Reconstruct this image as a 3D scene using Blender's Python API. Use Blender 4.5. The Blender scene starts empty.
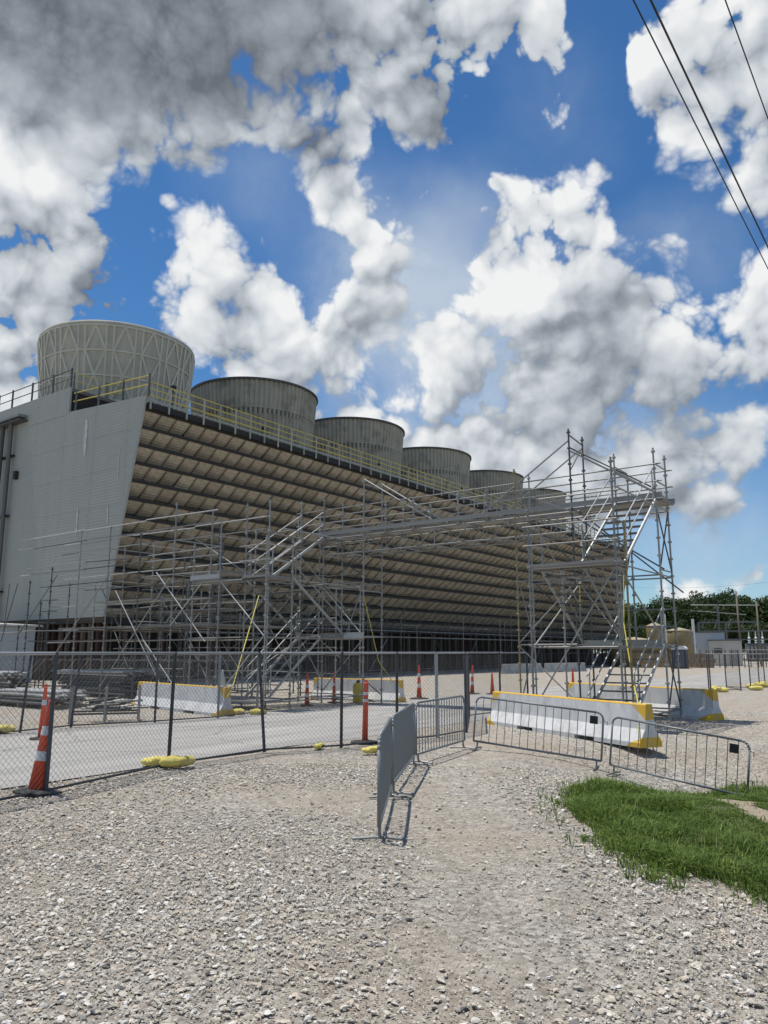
import bpy, math, random
import numpy as np
from mathutils import Vector, Matrix, Euler, noise as mnoise

random.seed(7); np.random.seed(7)
sc = bpy.context.scene
col = sc.collection
R = math.radians

# ---------------------------------------------------------------- camera
EYE = 1.83
cam = bpy.data.cameras.new('camera'); cam_o = bpy.data.objects.new('camera', cam); col.objects.link(cam_o)
cam.sensor_fit = 'VERTICAL'; cam.sensor_height = 34.6; cam.lens = 26.0
cam.clip_start = 0.05; cam.clip_end = 3000
PITCH = math.atan(140 / 769.5)
cam_o.location = (0, 0, EYE); cam_o.rotation_euler = (math.pi / 2 + PITCH, 0, 0)
sc.camera = cam_o

# ---------------------------------------------------------------- exposure
sc.view_settings.view_transform = 'Standard'; sc.view_settings.look = 'None'
sc.view_settings.exposure = 0.0; sc.view_settings.gamma = 1.0
sc.view_settings.use_curve_mapping = False

sc.cycles.max_bounces = 6; sc.cycles.diffuse_bounces = 3; sc.cycles.glossy_bounces = 2; sc.cycles.transmission_bounces = 3; sc.cycles.transparent_max_bounces = 4

# ---------------------------------------------------------------- sun
SUN_EL = R(74); SUN_DIR = Vector((-0.85, 0.53, 0)).normalized() * math.cos(SUN_EL) + Vector((0, 0, math.sin(SUN_EL)))
sun = bpy.data.lights.new('sun', 'SUN'); sun.energy = 4.4; sun.angle = R(0.53); sun.color = (1.0, 0.95, 0.87)
sun_o = bpy.data.objects.new('sun', sun); col.objects.link(sun_o)
sun_o.rotation_euler = SUN_DIR.to_track_quat('Z', 'Y').to_euler(); sun_o.location = (-20, 10, 60)

# ---------------------------------------------------------------- world: clear sky with cumulus clouds
world = bpy.data.worlds.new('World'); sc.world = world; world.use_nodes = True

def pix_dir(x, y):
    u = (x - 384) / 769.5; v = (512 - y) / 769.5
    d = Vector((u, math.cos(PITCH) - v * math.sin(PITCH), math.sin(PITCH) + v * math.cos(PITCH)))
    return d.normalized()
VIEW_DIR = tuple(pix_dir(384, 330))
def blob(x, y, r, a):
    d = pix_dir(x, y)
    k = 1.0 / (1.0 + ((x - 384) / 769.5) ** 2 + ((y - 512) / 769.5) ** 2) ** 0.75
    return (tuple(d), r / 769.5 * k * 1.18, a)
CLOUDS = [blob(*b) for b in [
    # great grey cloud overhead
    (40, 20, 120, .9), (130, 40, 120, .9), (165, 120, 90, .8), (230, 50, 110, .8), (310, 60, 95, .8), (400, 100, 75, .75), (440, 20, 110, .8), (530, 30, 75, .8), (440, 145, 50, .6), (360, 20, 100, .7),
    (240, 65, 70, .9), (255, 75, 60, .8), (170, 20, 150, .8), (40, 60, 110, .7), (130, 90, 100, .6), (230, 100, 90, .6), (280, 20, 120, .7), (330, 90, 80, .5), (250, 340, 80, .5), (310, 385, 70, .6), (380, 420, 70, .5), (0, -80, 180, .9), (200, -80, 200, .9), (430, -90, 180, .8),
    # bank on the left
    (20, 170, 90, .85), (70, 220, 90, .85), (40, 300, 110, .8), (115, 270, 60, .8), (-60, 240, 150, .9), (20, 370, 80, .7), (130, 300, 45, .6),
    # cumulus behind the stacks
    (218, 258, 74, .95), (190, 310, 70, .8), (260, 335, 84, .85), (310, 375, 55, .8), (180, 285, 40, .6), (285, 375, 60, .7),
    # column in the middle
    (318, 155, 56, .85), (348, 195, 50, .75), (385, 235, 74, .88), (365, 290, 60, .75), (360, 340, 55, .7), (400, 395, 65, .75), (340, 400, 50, .6),
    # big cumulus to the right
    (480, 240, 55, .8), (555, 215, 70, .9), (590, 260, 65, .85), (530, 290, 80, .7), (470, 330, 70, .55), (580, 350, 100, .85), (500, 400, 90, .6), (650, 345, 75, .85), (725, 310, 75, .9), (730, 375, 95, .8), (610, 430, 80, .65), (690, 440, 70, .7), (745, 480, 75, .8), (640, 420, 80, .6), (690, 470, 70, .6), (560, 440, 70, .5), (640, 290, 50, .4), (500, 300, 60, .5), (540, 340, 70, .5), (440, 440, 80, .7), (520, 470, 90, .7), (600, 490, 60, .6), (430, 300, 60, .45), (450, 370, 70, .6), (650, 470, 60, .6), (400, 470, 70, .6),
    # right edge
    (710, 60, 95, .8), (750, 120, 100, .8), (670, 80, 60, .62), (745, 205, 75, .75), (720, 10, 80, .6), (770, 30, 80, .75), (600, 150, 26, .62), (550, 120, 30, .35), (620, 170, 20, .4), (670, 255, 26, .6), (160, 207, 14, .5), (495, 203, 18, .5),
    (690, 580, 36, .7), (712, 515, 34, .45), (745, 560, 34, .55), (660, 590, 30, .6), (580, 510, 55, .6), (650, 560, 26, .55), (750, 575, 30, .62), (560, 560, 60, .5), (655, 520, 45, .62), (690, 545, 24, .5),
    (300, 470, 120, .5), (100, 470, 120, .5), (860, 300, 130, .8), (880, 80, 130, .6), (-150, 120, 130, .7)]]
THICK = [blob(*b) for b in [(90, 40, 150, .75), (170, 90, 110, .55), (270, 60, 130, .5), (0, -60, 200, .8), (230, -90, 220, .8), (390, 60, 100, .25), (430, 130, 60, .3),
    (50, 290, 90, .34), (110, 340, 70, .3), (0, 220, 60, .15), (595, 320, 75, .5), (560, 400, 100, .4), (660, 420, 90, .3), (380, 340, 70, .3), (690, 110, 60, .3), (330, 240, 40, .2), (720, 440, 60, .3), (240, 300, 45, .25)]]

VEIL = [blob(*b) for b in [(430, 330, 170, .9), (480, 440, 170, .9), (390, 260, 90, .5), (330, 300, 90, .4), (640, 480, 150, .7), (560, 110, 90, .25), (250, 180, 90, .3), (680, 240, 80, .4), (740, 560, 120, .4)]]

def build_world():
    nt = world.node_tree; N, L = nt.nodes, nt.links
    for n in list(N): N.remove(n)
    out = N.new('ShaderNodeOutputWorld')
    sky = N.new('ShaderNodeTexSky'); sky.sky_type = 'NISHITA'; sky.sun_disc = False
    sky.sun_elevation = SUN_EL; sky.sun_rotation = math.atan2(SUN_DIR.x, SUN_DIR.y)
    sky.air_density = 1.0; sky.dust_density = 0.2; sky.ozone_density = 3.2; sky.altitude = 300
    bg1 = N.new('ShaderNodeBackground'); bg1.inputs['Strength'].default_value = SKY
    tc = N.new('ShaderNodeTexCoord')
    def vm(op, a, b=None):
        n = N.new('ShaderNodeVectorMath'); n.operation = op
        for i, v in enumerate((a, b)):
            if v is None: continue
            if isinstance(v, (tuple, Vector)): n.inputs[i].default_value = tuple(v)
            else: L.new(v, n.inputs[i])
        return n
    def ma(op, a, b=None, c=None, clamp=False):
        n = N.new('ShaderNodeMath'); n.operation = op; n.use_clamp = clamp
        for i, v in enumerate((a, b, c)):
            if v is None: continue
            if isinstance(v, (int, float)): n.inputs[i].default_value = v
            else: L.new(v, n.inputs[i])
        return n.outputs[0]
    def noise(vec, scale, detail, rough):
        n = N.new('ShaderNodeTexNoise'); n.inputs['Scale'].default_value = scale; n.inputs['Detail'].default_value = detail
        n.inputs['Roughness'].default_value = rough; L.new(vec, n.inputs['Vector']); return n
    def smooth(val, f0, f1, t0=0.0, t1=1.0):
        n = N.new('ShaderNodeMapRange'); n.interpolation_type = 'SMOOTHSTEP'; L.new(val, n.inputs['Value'])
        n.inputs['From Min'].default_value = f0; n.inputs['From Max'].default_value = f1; n.inputs['To Min'].default_value = t0; n.inputs['To Max'].default_value = t1
        return n.outputs[0]
    hs = N.new('ShaderNodeHueSaturation'); hs.inputs['Saturation'].default_value = 1.18
    L.new(sky.outputs[0], hs.inputs['Color']); wb = vm('MULTIPLY', hs.outputs[0], (0.78, 0.98, 1.08)); L.new(wb.outputs[0], bg1.inputs['Color'])
    v = vm('NORMALIZE', tc.outputs['Generated']).outputs[0]
    ws = vm('SUBTRACT', noise(v, 7.0, 3, 0.55).outputs['Color'], (0.5, 0.5, 0.5))
    sl = N.new('ShaderNodeVectorMath'); sl.operation = 'SCALE'; L.new(ws.outputs[0], sl.inputs[0]); sl.inputs['Scale'].default_value = 0.11
    vw = vm('ADD', v, sl.outputs[0]).outputs[0]
    sm = N.new('ShaderNodeVectorMath'); sm.operation = 'SCALE'; L.new(ws.outputs[0], sm.inputs[0]); sm.inputs['Scale'].default_value = 0.06; small_warp = sm.outputs[0]
    def field(blobs, vw=vw):
        acc = None
        for (d, rho, amp) in blobs:
            q = smooth(vm('DISTANCE', vw, d).outputs['Value'], 0.0, rho, amp, 0.0)
            acc = q if acc is None else ma('ADD', acc, q)
        return acc
    cover = ma('MINIMUM', field(CLOUDS), 1.0)
    # away from the clouds in view the sky goes on with the same kind of cover
    rest = smooth(noise(v, 2.6, 4, 0.5).outputs['Fac'], 0.44, 0.66, 0.0, 0.9)
    mk = smooth(vm('DOT_PRODUCT', v, VIEW_DIR).outputs['Value'], 0.66, 0.78)
    mix = N.new('ShaderNodeMix'); L.new(mk, mix.inputs[0]); L.new(rest, mix.inputs[2]); L.new(cover, mix.inputs[3]); cover = mix.outputs[0]
    def billow(vec, detail):                                          # heaped round tops with creases between
        n = N.new('ShaderNodeTexVoronoi'); n.feature = 'F1'; n.inputs['Scale'].default_value = 13.0; n.inputs['Detail'].default_value = detail
        n.inputs['Roughness'].default_value = 0.5; n.inputs['Lacunarity'].default_value = 2.3; L.new(vec, n.inputs['Vector']); d = n.outputs['Distance']
        return ma('MULTIPLY_ADD', ma('MULTIPLY', d, d), -0.95, 0.28)
    def relief(vec, dn, dv): return ma('ADD', ma('MULTIPLY_ADD', noise(vec, 8.0, dn, 0.5).outputs['Fac'], 1.6, -0.80), billow(vec, dv))
    sunward = tuple(Vector((-0.40, 0.05, 0.90)).normalized() * 0.022)
    v1 = vm('ADD', v, small_warp).outputs[0]; v2 = vm('ADD', v1, sunward).outputs[0]
    R0, R1, R2 = relief(v1, 9, 3.5), relief(v1, 3, 1.6), relief(v2, 3, 1.6)
    base = ma('MULTIPLY_ADD', cover, 1.7, -0.40)
    T = ma('MINIMUM', field(THICK), 1.0)
    D = ma('ADD', ma('ADD', base, R0), ma('MULTIPLY', T, 0.50))
    edge = smooth(noise(v, 4.0, 2, 0.5).outputs['Fac'], 0.38, 0.64, 0.30, 0.80)      # some rims crisp, some dissolving
    al = smooth(ma('DIVIDE', ma('ADD', D, 0.20), edge), 0.0, 1.0)
    soft = ma('MULTIPLY_ADD', T, -0.75, 1.0)
    lum = ma('MULTIPLY_ADD', ma('MULTIPLY', ma('SUBTRACT', R1, R2), soft), 0.40, 0.82)
    BIG = [c for c in CLOUDS if c[1] > 0.085]                         # light from above on the heaps as a whole
    up = vm('ADD', vw, tuple(Vector((-0.40, 0.05, 0.90)).normalized() * 0.05)).outputs[0]
    lum = ma('ADD', lum, ma('MULTIPLY', ma('SUBTRACT', ma('MINIMUM', field(BIG), 1.1), ma('MINIMUM', field(BIG, up), 1.1)), 0.45))
    lum = ma('ADD', lum, ma('MULTIPLY', ma('SUBTRACT', R0, R1), 0.22))
    lum = ma('ADD', lum, ma('MULTIPLY', ma('MULTIPLY', R1, soft), 0.16))
    lum = ma('SUBTRACT', lum, ma('MULTIPLY', T, 0.50))
    lum = ma('SUBTRACT', lum, ma('MULTIPLY', ma('MAXIMUM', base, 0.0), 0.12), clamp=True)
    # thin veil between the heaps
    veil = ma('MULTIPLY', ma('MINIMUM', field(VEIL), 1.0), smooth(noise(vw, 5.0, 7, 0.6).outputs['Fac'], 0.25, 0.72, 0.1, 0.85))
    ramp = N.new('ShaderNodeValToRGB'); L.new(lum, ramp.inputs[0])
    e = ramp.color_ramp.elements
    e[0].position = 0.0; e[0].color = (0.15, 0.17, 0.20, 1)
    e[1].position = 0.95; e[1].color = (0.93, 0.94, 0.945, 1)
    k = e.new(0.30); k.color = (0.36, 0.40, 0.45, 1)
    k = e.new(0.60); k.color = (0.64, 0.685, 0.73, 1)
    bg2 = N.new('ShaderNodeBackground'); bg2.inputs['Strength'].default_value = 0.95; L.new(ramp.outputs[0], bg2.inputs['Color'])
    bg3 = N.new('ShaderNodeBackground'); bg3.inputs['Color'].default_value = (0.56, 0.645, 0.74, 1)
    m0 = N.new('ShaderNodeMixShader'); L.new(veil, m0.inputs[0]); L.new(bg1.outputs[0], m0.inputs[1]); L.new(bg3.outputs[0], m0.inputs[2])
    mx = N.new('ShaderNodeMixShader'); L.new(al, mx.inputs[0]); L.new(m0.outputs[0], mx.inputs[1]); L.new(bg2.outputs[0], mx.inputs[2])
    L.new(mx.outputs[0], out.inputs[0])
    world.cycles.sampling_method = 'MANUAL'; world.cycles.sample_map_resolution = 256
SKY = 0.10
build_world()

# ---------------------------------------------------------------- frame of the place
# the tower, the road and the wires run along one axis: s along it, r across it (towards the camera's right)
TH = R(36.4)
AX = Vector((math.sin(TH), math.cos(TH), 0)); BX = Vector((math.cos(TH), -math.sin(TH), 0))
def W(r, s, z=0.0): return BX * r + AX * s + Vector((0, 0, z))

# ---------------------------------------------------------------- materials
MATS = {}
def mat(name, color, rough=0.7, metal=0.0, var=0.15, scale=6.0, bump=0.0, bscale=40.0, coords='Object', rnd=0.0, stain=None, spec=0.4):
    if name in MATS: return MATS[name]
    m = bpy.data.materials.new(name); m.use_nodes = True
    N, L = m.node_tree.nodes, m.node_tree.links
    b = N['Principled BSDF']; b.inputs['Roughness'].default_value = rough; b.inputs['Metallic'].default_value = metal
    b.inputs['Specular IOR Level'].default_value = spec
    tc = N.new('ShaderNodeTexCoord')
    nz = N.new('ShaderNodeTexNoise'); nz.inputs['Scale'].default_value = scale; nz.inputs['Detail'].default_value = 6; nz.inputs['Roughness'].default_value = 0.62
    L.new(tc.outputs[coords], nz.inputs['Vector'])
    mr = N.new('ShaderNodeMapRange'); L.new(nz.outputs['Fac'], mr.inputs['Value'])
    mr.inputs['From Min'].default_value = 0.3; mr.inputs['From Max'].default_value = 0.7
    mr.inputs['To Min'].default_value = 1 - var; mr.inputs['To Max'].default_value = 1 + var
    val = mr.outputs[0]
    if rnd:
        oi = N.new('ShaderNodeObjectInfo'); m2 = N.new('ShaderNodeMapRange'); L.new(oi.outputs['Random'], m2.inputs['Value'])
        m2.inputs['To Min'].default_value = 1 - rnd; m2.inputs['To Max'].default_value = 1 + rnd
        mm = N.new('ShaderNodeMath'); mm.operation = 'MULTIPLY'; L.new(val, mm.inputs[0]); L.new(m2.outputs[0], mm.inputs[1]); val = mm.outputs[0]
    vs = N.new('ShaderNodeVectorMath'); vs.operation = 'SCALE'; vs.inputs[0].default_value = color[:3]; L.new(val, vs.inputs['Scale'])
    c = vs.outputs[0]
    if stain:
        scol, sscale, lo, hi = stain
        n2 = N.new('ShaderNodeTexNoise'); n2.inputs['Scale'].default_value = sscale; n2.inputs['Detail'].default_value = 8; L.new(tc.outputs[coords], n2.inputs['Vector'])
        m3 = N.new('ShaderNodeMapRange'); L.new(n2.outputs['Fac'], m3.inputs['Value']); m3.inputs['From Min'].default_value = lo; m3.inputs['From Max'].default_value = hi
        mx = N.new('ShaderNodeMix'); mx.data_type = 'RGBA'; L.new(m3.outputs[0], mx.inputs[0]); L.new(c, mx.inputs[6]); mx.inputs[7].default_value = (*scol, 1); c = mx.outputs[2]
    L.new(c, b.inputs['Base Color'])
    if bump:
        n3 = N.new('ShaderNodeTexNoise'); n3.inputs['Scale'].default_value = bscale; n3.inputs['Detail'].default_value = 5; L.new(tc.outputs[coords], n3.inputs['Vector'])
        bp = N.new('ShaderNodeBump'); bp.inputs['Strength'].default_value = bump; bp.inputs['Distance'].default_value = 0.02
        L.new(n3.outputs['Fac'], bp.inputs['Height']); L.new(bp.outputs[0], b.inputs['Normal'])
    MATS[name] = m
    return m

def add_streaks(m, color, amount, scale=(1.2, 1.2, .06)):
    N, L = m.node_tree.nodes, m.node_tree.links; b = N['Principled BSDF']; src = b.inputs['Base Color'].links[0].from_socket
    tc = N.new('ShaderNodeTexCoord'); mp = N.new('ShaderNodeMapping'); mp.inputs['Scale'].default_value = scale; L.new(tc.outputs['Object'], mp.inputs[0])
    nz = N.new('ShaderNodeTexNoise'); nz.inputs['Scale'].default_value = 2.0; nz.inputs['Detail'].default_value = 7; nz.inputs['Roughness'].default_value = .65; L.new(mp.outputs[0], nz.inputs['Vector'])
    mr = N.new('ShaderNodeMapRange'); L.new(nz.outputs['Fac'], mr.inputs['Value']); mr.inputs['From Min'].default_value = .48; mr.inputs['From Max'].default_value = .75; mr.inputs['To Max'].default_value = amount
    mx = N.new('ShaderNodeMix'); mx.data_type = 'RGBA'; L.new(mr.outputs[0], mx.inputs[0]); L.new(src, mx.inputs[6]); mx.inputs[7].default_value = (*color, 1); L.new(mx.outputs[2], b.inputs['Base Color'])
def add_wave_bump(m, direction, scale, dist, strength=1.0):
    N, L = m.node_tree.nodes, m.node_tree.links
    b = N['Principled BSDF']; tc = N.new('ShaderNodeTexCoord')
    wv = N.new('ShaderNodeTexWave'); wv.bands_direction = direction; wv.inputs['Scale'].default_value = scale; L.new(tc.outputs['Object'], wv.inputs['Vector'])
    bp = N.new('ShaderNodeBump'); bp.inputs['Distance'].default_value = dist; bp.inputs['Strength'].default_value = strength
    L.new(wv.outputs['Fac'], bp.inputs['Height']); L.new(bp.outputs[0], b.inputs['Normal'])

GALV = mat('galvanised_steel', (0.29, 0.285, 0.265), 0.5, 0.3, 0.3, 3.0, rnd=0.22)
GALV_BR = mat('bright_galvanised_steel', (0.44, 0.44, 0.42), 0.5, 0.3, 0.15, 4.0, rnd=0.12)
GALV_DK = mat('weathered_steel_tube', (0.115, 0.113, 0.105), 0.6, 0.3, 0.25, 3.0, rnd=0.25)
RUSTY = mat('rusty_tube', (0.30, 0.24, 0.13), 0.75, 0.1, 0.3, 5.0)
PLANK = mat('grey_scaffold_plank', (0.27, 0.26, 0.24), 0.6, 0.2, 0.2, 2.5, rnd=0.15, stain=((0.25, 0.22, 0.18), 3.0, 0.55, 0.75))
WOOD = mat('weathered_plank_wood', (0.33, 0.28, 0.21), 0.85, 0, 0.25, 3.0, rnd=0.2)
DARK = mat('dark_steel', (0.03, 0.03, 0.03), 0.6, 0.2, 0.3, 3.0)
FENCE_POST = mat('dark_fence_tube', (0.07, 0.075, 0.08), 0.55, 0.3, 0.25, 4.0, rnd=0.2)
FENCE_GALV = mat('fence_galvanised', (0.30, 0.31, 0.32), 0.5, 0.4, 0.2, 4.0, rnd=0.2)
WIRE = mat('fence_wire', (0.12, 0.122, 0.122), 0.5, 0.4, 0.1, 2.0)
SIDING = mat('grey_corrugated_siding', (0.345, 0.35, 0.31), 0.6, 0.0, 0.03, 0.5, rnd=0.012)
add_wave_bump(SIDING, 'Z', 1.6, 0.03, 0.14)
LOUVER = mat('louver_sheet', (0.44, 0.39, 0.31), 0.85, 0.0, 0.16, 2.2, rnd=0.14, stain=((0.26, 0.205, 0.145), 0.9, 0.52, 0.78))
add_wave_bump(LOUVER, 'X', 1.9, 0.03, 0.6)
RAFT = mat('louver_rafter', (0.14, 0.118, 0.09), 0.9, 0, 0.3, 2.0)
BEAM = mat('black_louver_beam', (0.035, 0.032, 0.028), 0.85, 0, 0.3, 2.0)
TOWER_SHADE = mat('tower_shade', (0.04, 0.032, 0.024), 0.95, 0, 0.3, 1.5)  # near-black brown, shade inside the tower put into the colour
STACK = mat('stack_fibreglass', (0.40, 0.385, 0.32), 0.75, 0, 0.08, 0.6, rnd=0.04, stain=((0.30, 0.30, 0.26), 0.7, 0.5, 0.75))
STACK2 = mat('stack_corrugated', (0.39, 0.37, 0.30), 0.8, 0, 0.10, 0.7, rnd=0.05, stain=((0.20, 0.19, 0.16), 0.8, 0.5, 0.75))
add_streaks(STACK2, (.21, .195, .15), .4); add_streaks(STACK, (.27, .26, .21), .6); add_streaks(SIDING, (.28, .285, .25), .45, (.5, .5, .03))
add_streaks(LOUVER, (.20, .15, .10), .6, (.3, 1.5, .3))
BASIN = mat('basin_wall_brown', (0.11, 0.085, 0.06), 0.9, 0, 0.35, 0.8, stain=((0.05, 0.04, 0.032), 0.6, 0.45, 0.7))
TIMBER = mat('tower_timber', (0.13, 0.10, 0.075), 0.9, 0, 0.3, 2.0, rnd=0.3)
REDTIMBER = mat('red_timber', (0.085, 0.04, 0.03), 0.9, 0, 0.3, 2.0, rnd=0.3)
YELLOW = mat('yellow_paint', (0.66, 0.44, 0.05), 0.5, 0, 0.12, 6.0)
YRAIL = mat('yellow_rail', (0.55, 0.45, 0.10), 0.55, 0, 0.12, 6.0)
GREYPOST = mat('grey_rail_post', (0.34, 0.34, 0.30), 0.6, 0, 0.15, 5.0, rnd=0.2)
STRAP = mat('yellow_strap', (0.55, 0.49, 0.09), 0.6, 0, 0.08, 9.0)
ORANGE = mat('orange_plastic', (0.70, 0.085, 0.035), 0.5, 0, 0.16, 5.0, stain=((0.36, 0.09, 0.06), 6.0, 0.5, 0.78))
BAND = mat('reflective_band', (0.62, 0.63, 0.64), 0.35, 0.0, 0.08, 8.0)
RUBBER = mat('black_rubber', (0.03, 0.03, 0.03), 0.85, 0, 0.3, 5.0, stain=((0.16, 0.15, 0.14), 7.0, 0.5, 0.75))
BAG = mat('yellow_sandbag', (0.72, 0.60, 0.15), 0.8, 0, 0.18, 7.0, bump=1.0, bscale=18, stain=((0.36, 0.31, 0.15), 6.0, 0.48, 0.72))
WHITE = mat('white_paint', (0.72, 0.73, 0.73), 0.6, 0, 0.08, 3.0)
TAN = mat('tan_tank', (0.27, 0.215, 0.105), 0.6, 0, 0.12, 1.2)
TANLID = mat('tan_cover', (0.42, 0.355, 0.25), 0.7, 0, 0.1, 1.0)
POTTY = mat('dark_grey_plastic', (0.045, 0.053, 0.062), 0.5, 0, 0.1, 3.0)
POLE = mat('pole_wood', (0.20, 0.17, 0.14), 0.9, 0, 0.2, 3.0)
SUBSTEEL = mat('substation_steel', (0.17, 0.175, 0.175), 0.6, 0.2, 0.1, 2.0)
CONC = mat('grey_concrete', (0.42, 0.42, 0.40), 0.85, 0, 0.15, 1.5, bump=0.3, bscale=20)
BLOCK = mat('brown_block', (0.28, 0.22, 0.15), 0.9, 0, 0.25, 1.0)
BARK = mat('bark', (0.12, 0.09, 0.07), 0.95, 0, 0.2, 3.0)

def leaf_mat(name, c1, c2, rough=0.6, trans=0.25):
    m = bpy.data.materials.new(name); m.use_nodes = True
    N, L = m.node_tree.nodes, m.node_tree.links
    b = N['Principled BSDF']; b.inputs['Roughness'].default_value = rough; b.inputs['Specular IOR Level'].default_value = 0.25
    at = N.new('ShaderNodeAttribute'); at.attribute_name = 'tint'
    mx = N.new('ShaderNodeMix'); mx.data_type = 'RGBA'; L.new(at.outputs['Fac'], mx.inputs[0]); mx.inputs[6].default_value = (*c1, 1); mx.inputs[7].default_value = (*c2, 1)
    L.new(mx.outputs[2], b.inputs['Base Color'])
    tr = N.new('ShaderNodeBsdfTranslucent'); L.new(mx.outputs[2], tr.inputs['Color'])
    ms = N.new('ShaderNodeMixShader'); ms.inputs[0].default_value = trans; L.new(b.outputs[0], ms.inputs[1]); L.new(tr.outputs[0], ms.inputs[2])
    L.new(ms.outputs[0], N['Material Output'].inputs[0])
    return m
LEAF = leaf_mat('tree_leaf', (0.025, 0.045, 0.014), (0.06, 0.095, 0.026))
GRASS = leaf_mat('grass_blade', (0.055, 0.12, 0.015), (0.28, 0.35, 0.08), 0.5, 0.35)
WEED = leaf_mat('pale_weed', (0.28, 0.27, 0.12), (0.36, 0.34, 0.18), 0.6, 0.3)

def ground_mat():
    m = bpy.data.materials.new('gravel_ground'); m.use_nodes = True
    N, L = m.node_tree.nodes, m.node_tree.links
    b = N['Principled BSDF']; b.inputs['Roughness'].default_value = 0.95; b.inputs['Specular IOR Level'].default_value = 0.2
    tc = N.new('ShaderNodeTexCoord')
    def ns(scale, detail=5, rough=0.6):
        n = N.new('ShaderNodeTexNoise'); n.inputs['Scale'].default_value = scale; n.inputs['Detail'].default_value = detail; n.inputs['Roughness'].default_value = rough
        L.new(tc.outputs['Object'], n.inputs['Vector']); return n.outputs['Fac']
    vo = N.new('ShaderNodeTexVoronoi'); vo.inputs['Scale'].default_value = 24; L.new(tc.outputs['Object'], vo.inputs['Vector'])
    sep = N.new('ShaderNodeSeparateColor'); L.new(vo.outputs['Color'], sep.inputs[0])
    r1 = N.new('ShaderNodeValToRGB'); L.new(sep.outputs[0], r1.inputs[0])
    e = r1.color_ramp.elements; e[0].position = 0; e[0].color = (0.22, 0.20, 0.17, 1); e[1].position = 1; e[1].color = (0.64, 0.60, 0.53, 1)
    k = e.new(0.3); k.color = (0.39, 0.36, 0.31, 1); k = e.new(0.75); k.color = (0.50, 0.465, 0.405, 1)
    big = ns(0.35, 4); r2 = N.new('ShaderNodeMapRange'); L.new(big, r2.inputs['Value']); r2.inputs['From Min'].default_value = 0.38; r2.inputs['From Max'].default_value = 0.66
    fine = ns(60, 4, 0.7); r3 = N.new('ShaderNodeValToRGB'); L.new(fine, r3.inputs[0])
    e = r3.color_ramp.elements; e[0].position = 0.3; e[0].color = (0.31, 0.25, 0.185, 1); e[1].position = 0.72; e[1].color = (0.58, 0.495, 0.385, 1)
    mm = N.new('ShaderNodeMath'); mm.operation = 'MULTIPLY'; L.new(r2.outputs[0], mm.inputs[0]); mm.inputs[1].default_value = 0.75
    mx = N.new('ShaderNodeMix'); mx.data_type = 'RGBA'; L.new(mm.outputs[0], mx.inputs[0]); L.new(r1.outputs[0], mx.inputs[6]); L.new(r3.outputs[0], mx.inputs[7])
    mid = ns(2.3, 6, 0.7); r4 = N.new('ShaderNodeMapRange'); L.new(mid, r4.inputs['Value']); r4.inputs['From Min'].default_value = 0.3; r4.inputs['From Max'].default_value = 0.7
    r4.inputs['To Min'].default_value = 0.8; r4.inputs['To Max'].default_value = 1.15
    vs = N.new('ShaderNodeVectorMath'); vs.operation = 'SCALE'; L.new(mx.outputs[2], vs.inputs[0]); L.new(r4.outputs[0], vs.inputs['Scale'])
    L.new(vs.outputs[0], b.inputs['Base Color'])
    bp = N.new('ShaderNodeBump'); bp.inputs['Strength'].default_value = 0.9; bp.inputs['Distance'].default_value = 0.03
    ad = N.new('ShaderNodeMath'); ad.operation = 'ADD'; L.new(sep.outputs[1], ad.inputs[0]); L.new(fine, ad.inputs[1])
    L.new(ad.outputs[0], bp.inputs['Height']); L.new(bp.outputs[0], b.inputs['Normal'])
    return m
GROUND = ground_mat()

def stone_mat():
    m = bpy.data.materials.new('limestone_chips'); m.use_nodes = True
    N, L = m.node_tree.nodes, m.node_tree.links
    b = N['Principled BSDF']; b.inputs['Roughness'].default_value = 0.9; b.inputs['Specular IOR Level'].default_value = 0.2
    oi = N.new('ShaderNodeObjectInfo'); r1 = N.new('ShaderNodeValToRGB'); L.new(oi.outputs['Random'], r1.inputs[0])
    e = r1.color_ramp.elements; e[0].position = 0; e[0].color = (0.12, 0.12, 0.118, 1); e[1].position = 1; e[1].color = (0.72, 0.70, 0.66, 1)
    for p, c in ((0.04, (0.27, 0.26, 0.24)), (0.2, (0.42, 0.385, 0.32)), (0.5, (0.54, 0.495, 0.415)), (0.62, (0.52, 0.435, 0.34)), (0.8, (0.61, 0.57, 0.50)), (0.94, (0.68, 0.645, 0.58))):
        k = e.new(p); k.color = (*c, 1)
    tc = N.new('ShaderNodeTexCoord'); nz = N.new('ShaderNodeTexNoise'); nz.inputs['Scale'].default_value = 3; nz.inputs['Detail'].default_value = 5; L.new(tc.outputs['Object'], nz.inputs['Vector'])
    mr = N.new('ShaderNodeMapRange'); L.new(nz.outputs['Fac'], mr.inputs['Value']); mr.inputs['From Min'].default_value = .3; mr.inputs['From Max'].default_value = .7; mr.inputs['To Min'].default_value = .8; mr.inputs['To Max'].default_value = 1.15
    vs = N.new('ShaderNodeVectorMath'); vs.operation = 'SCALE'; L.new(r1.outputs[0], vs.inputs[0]); L.new(mr.outputs[0], vs.inputs['Scale'])
    L.new(vs.outputs[0], b.inputs['Base Color'])
    return m
STONE = stone_mat()

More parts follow.
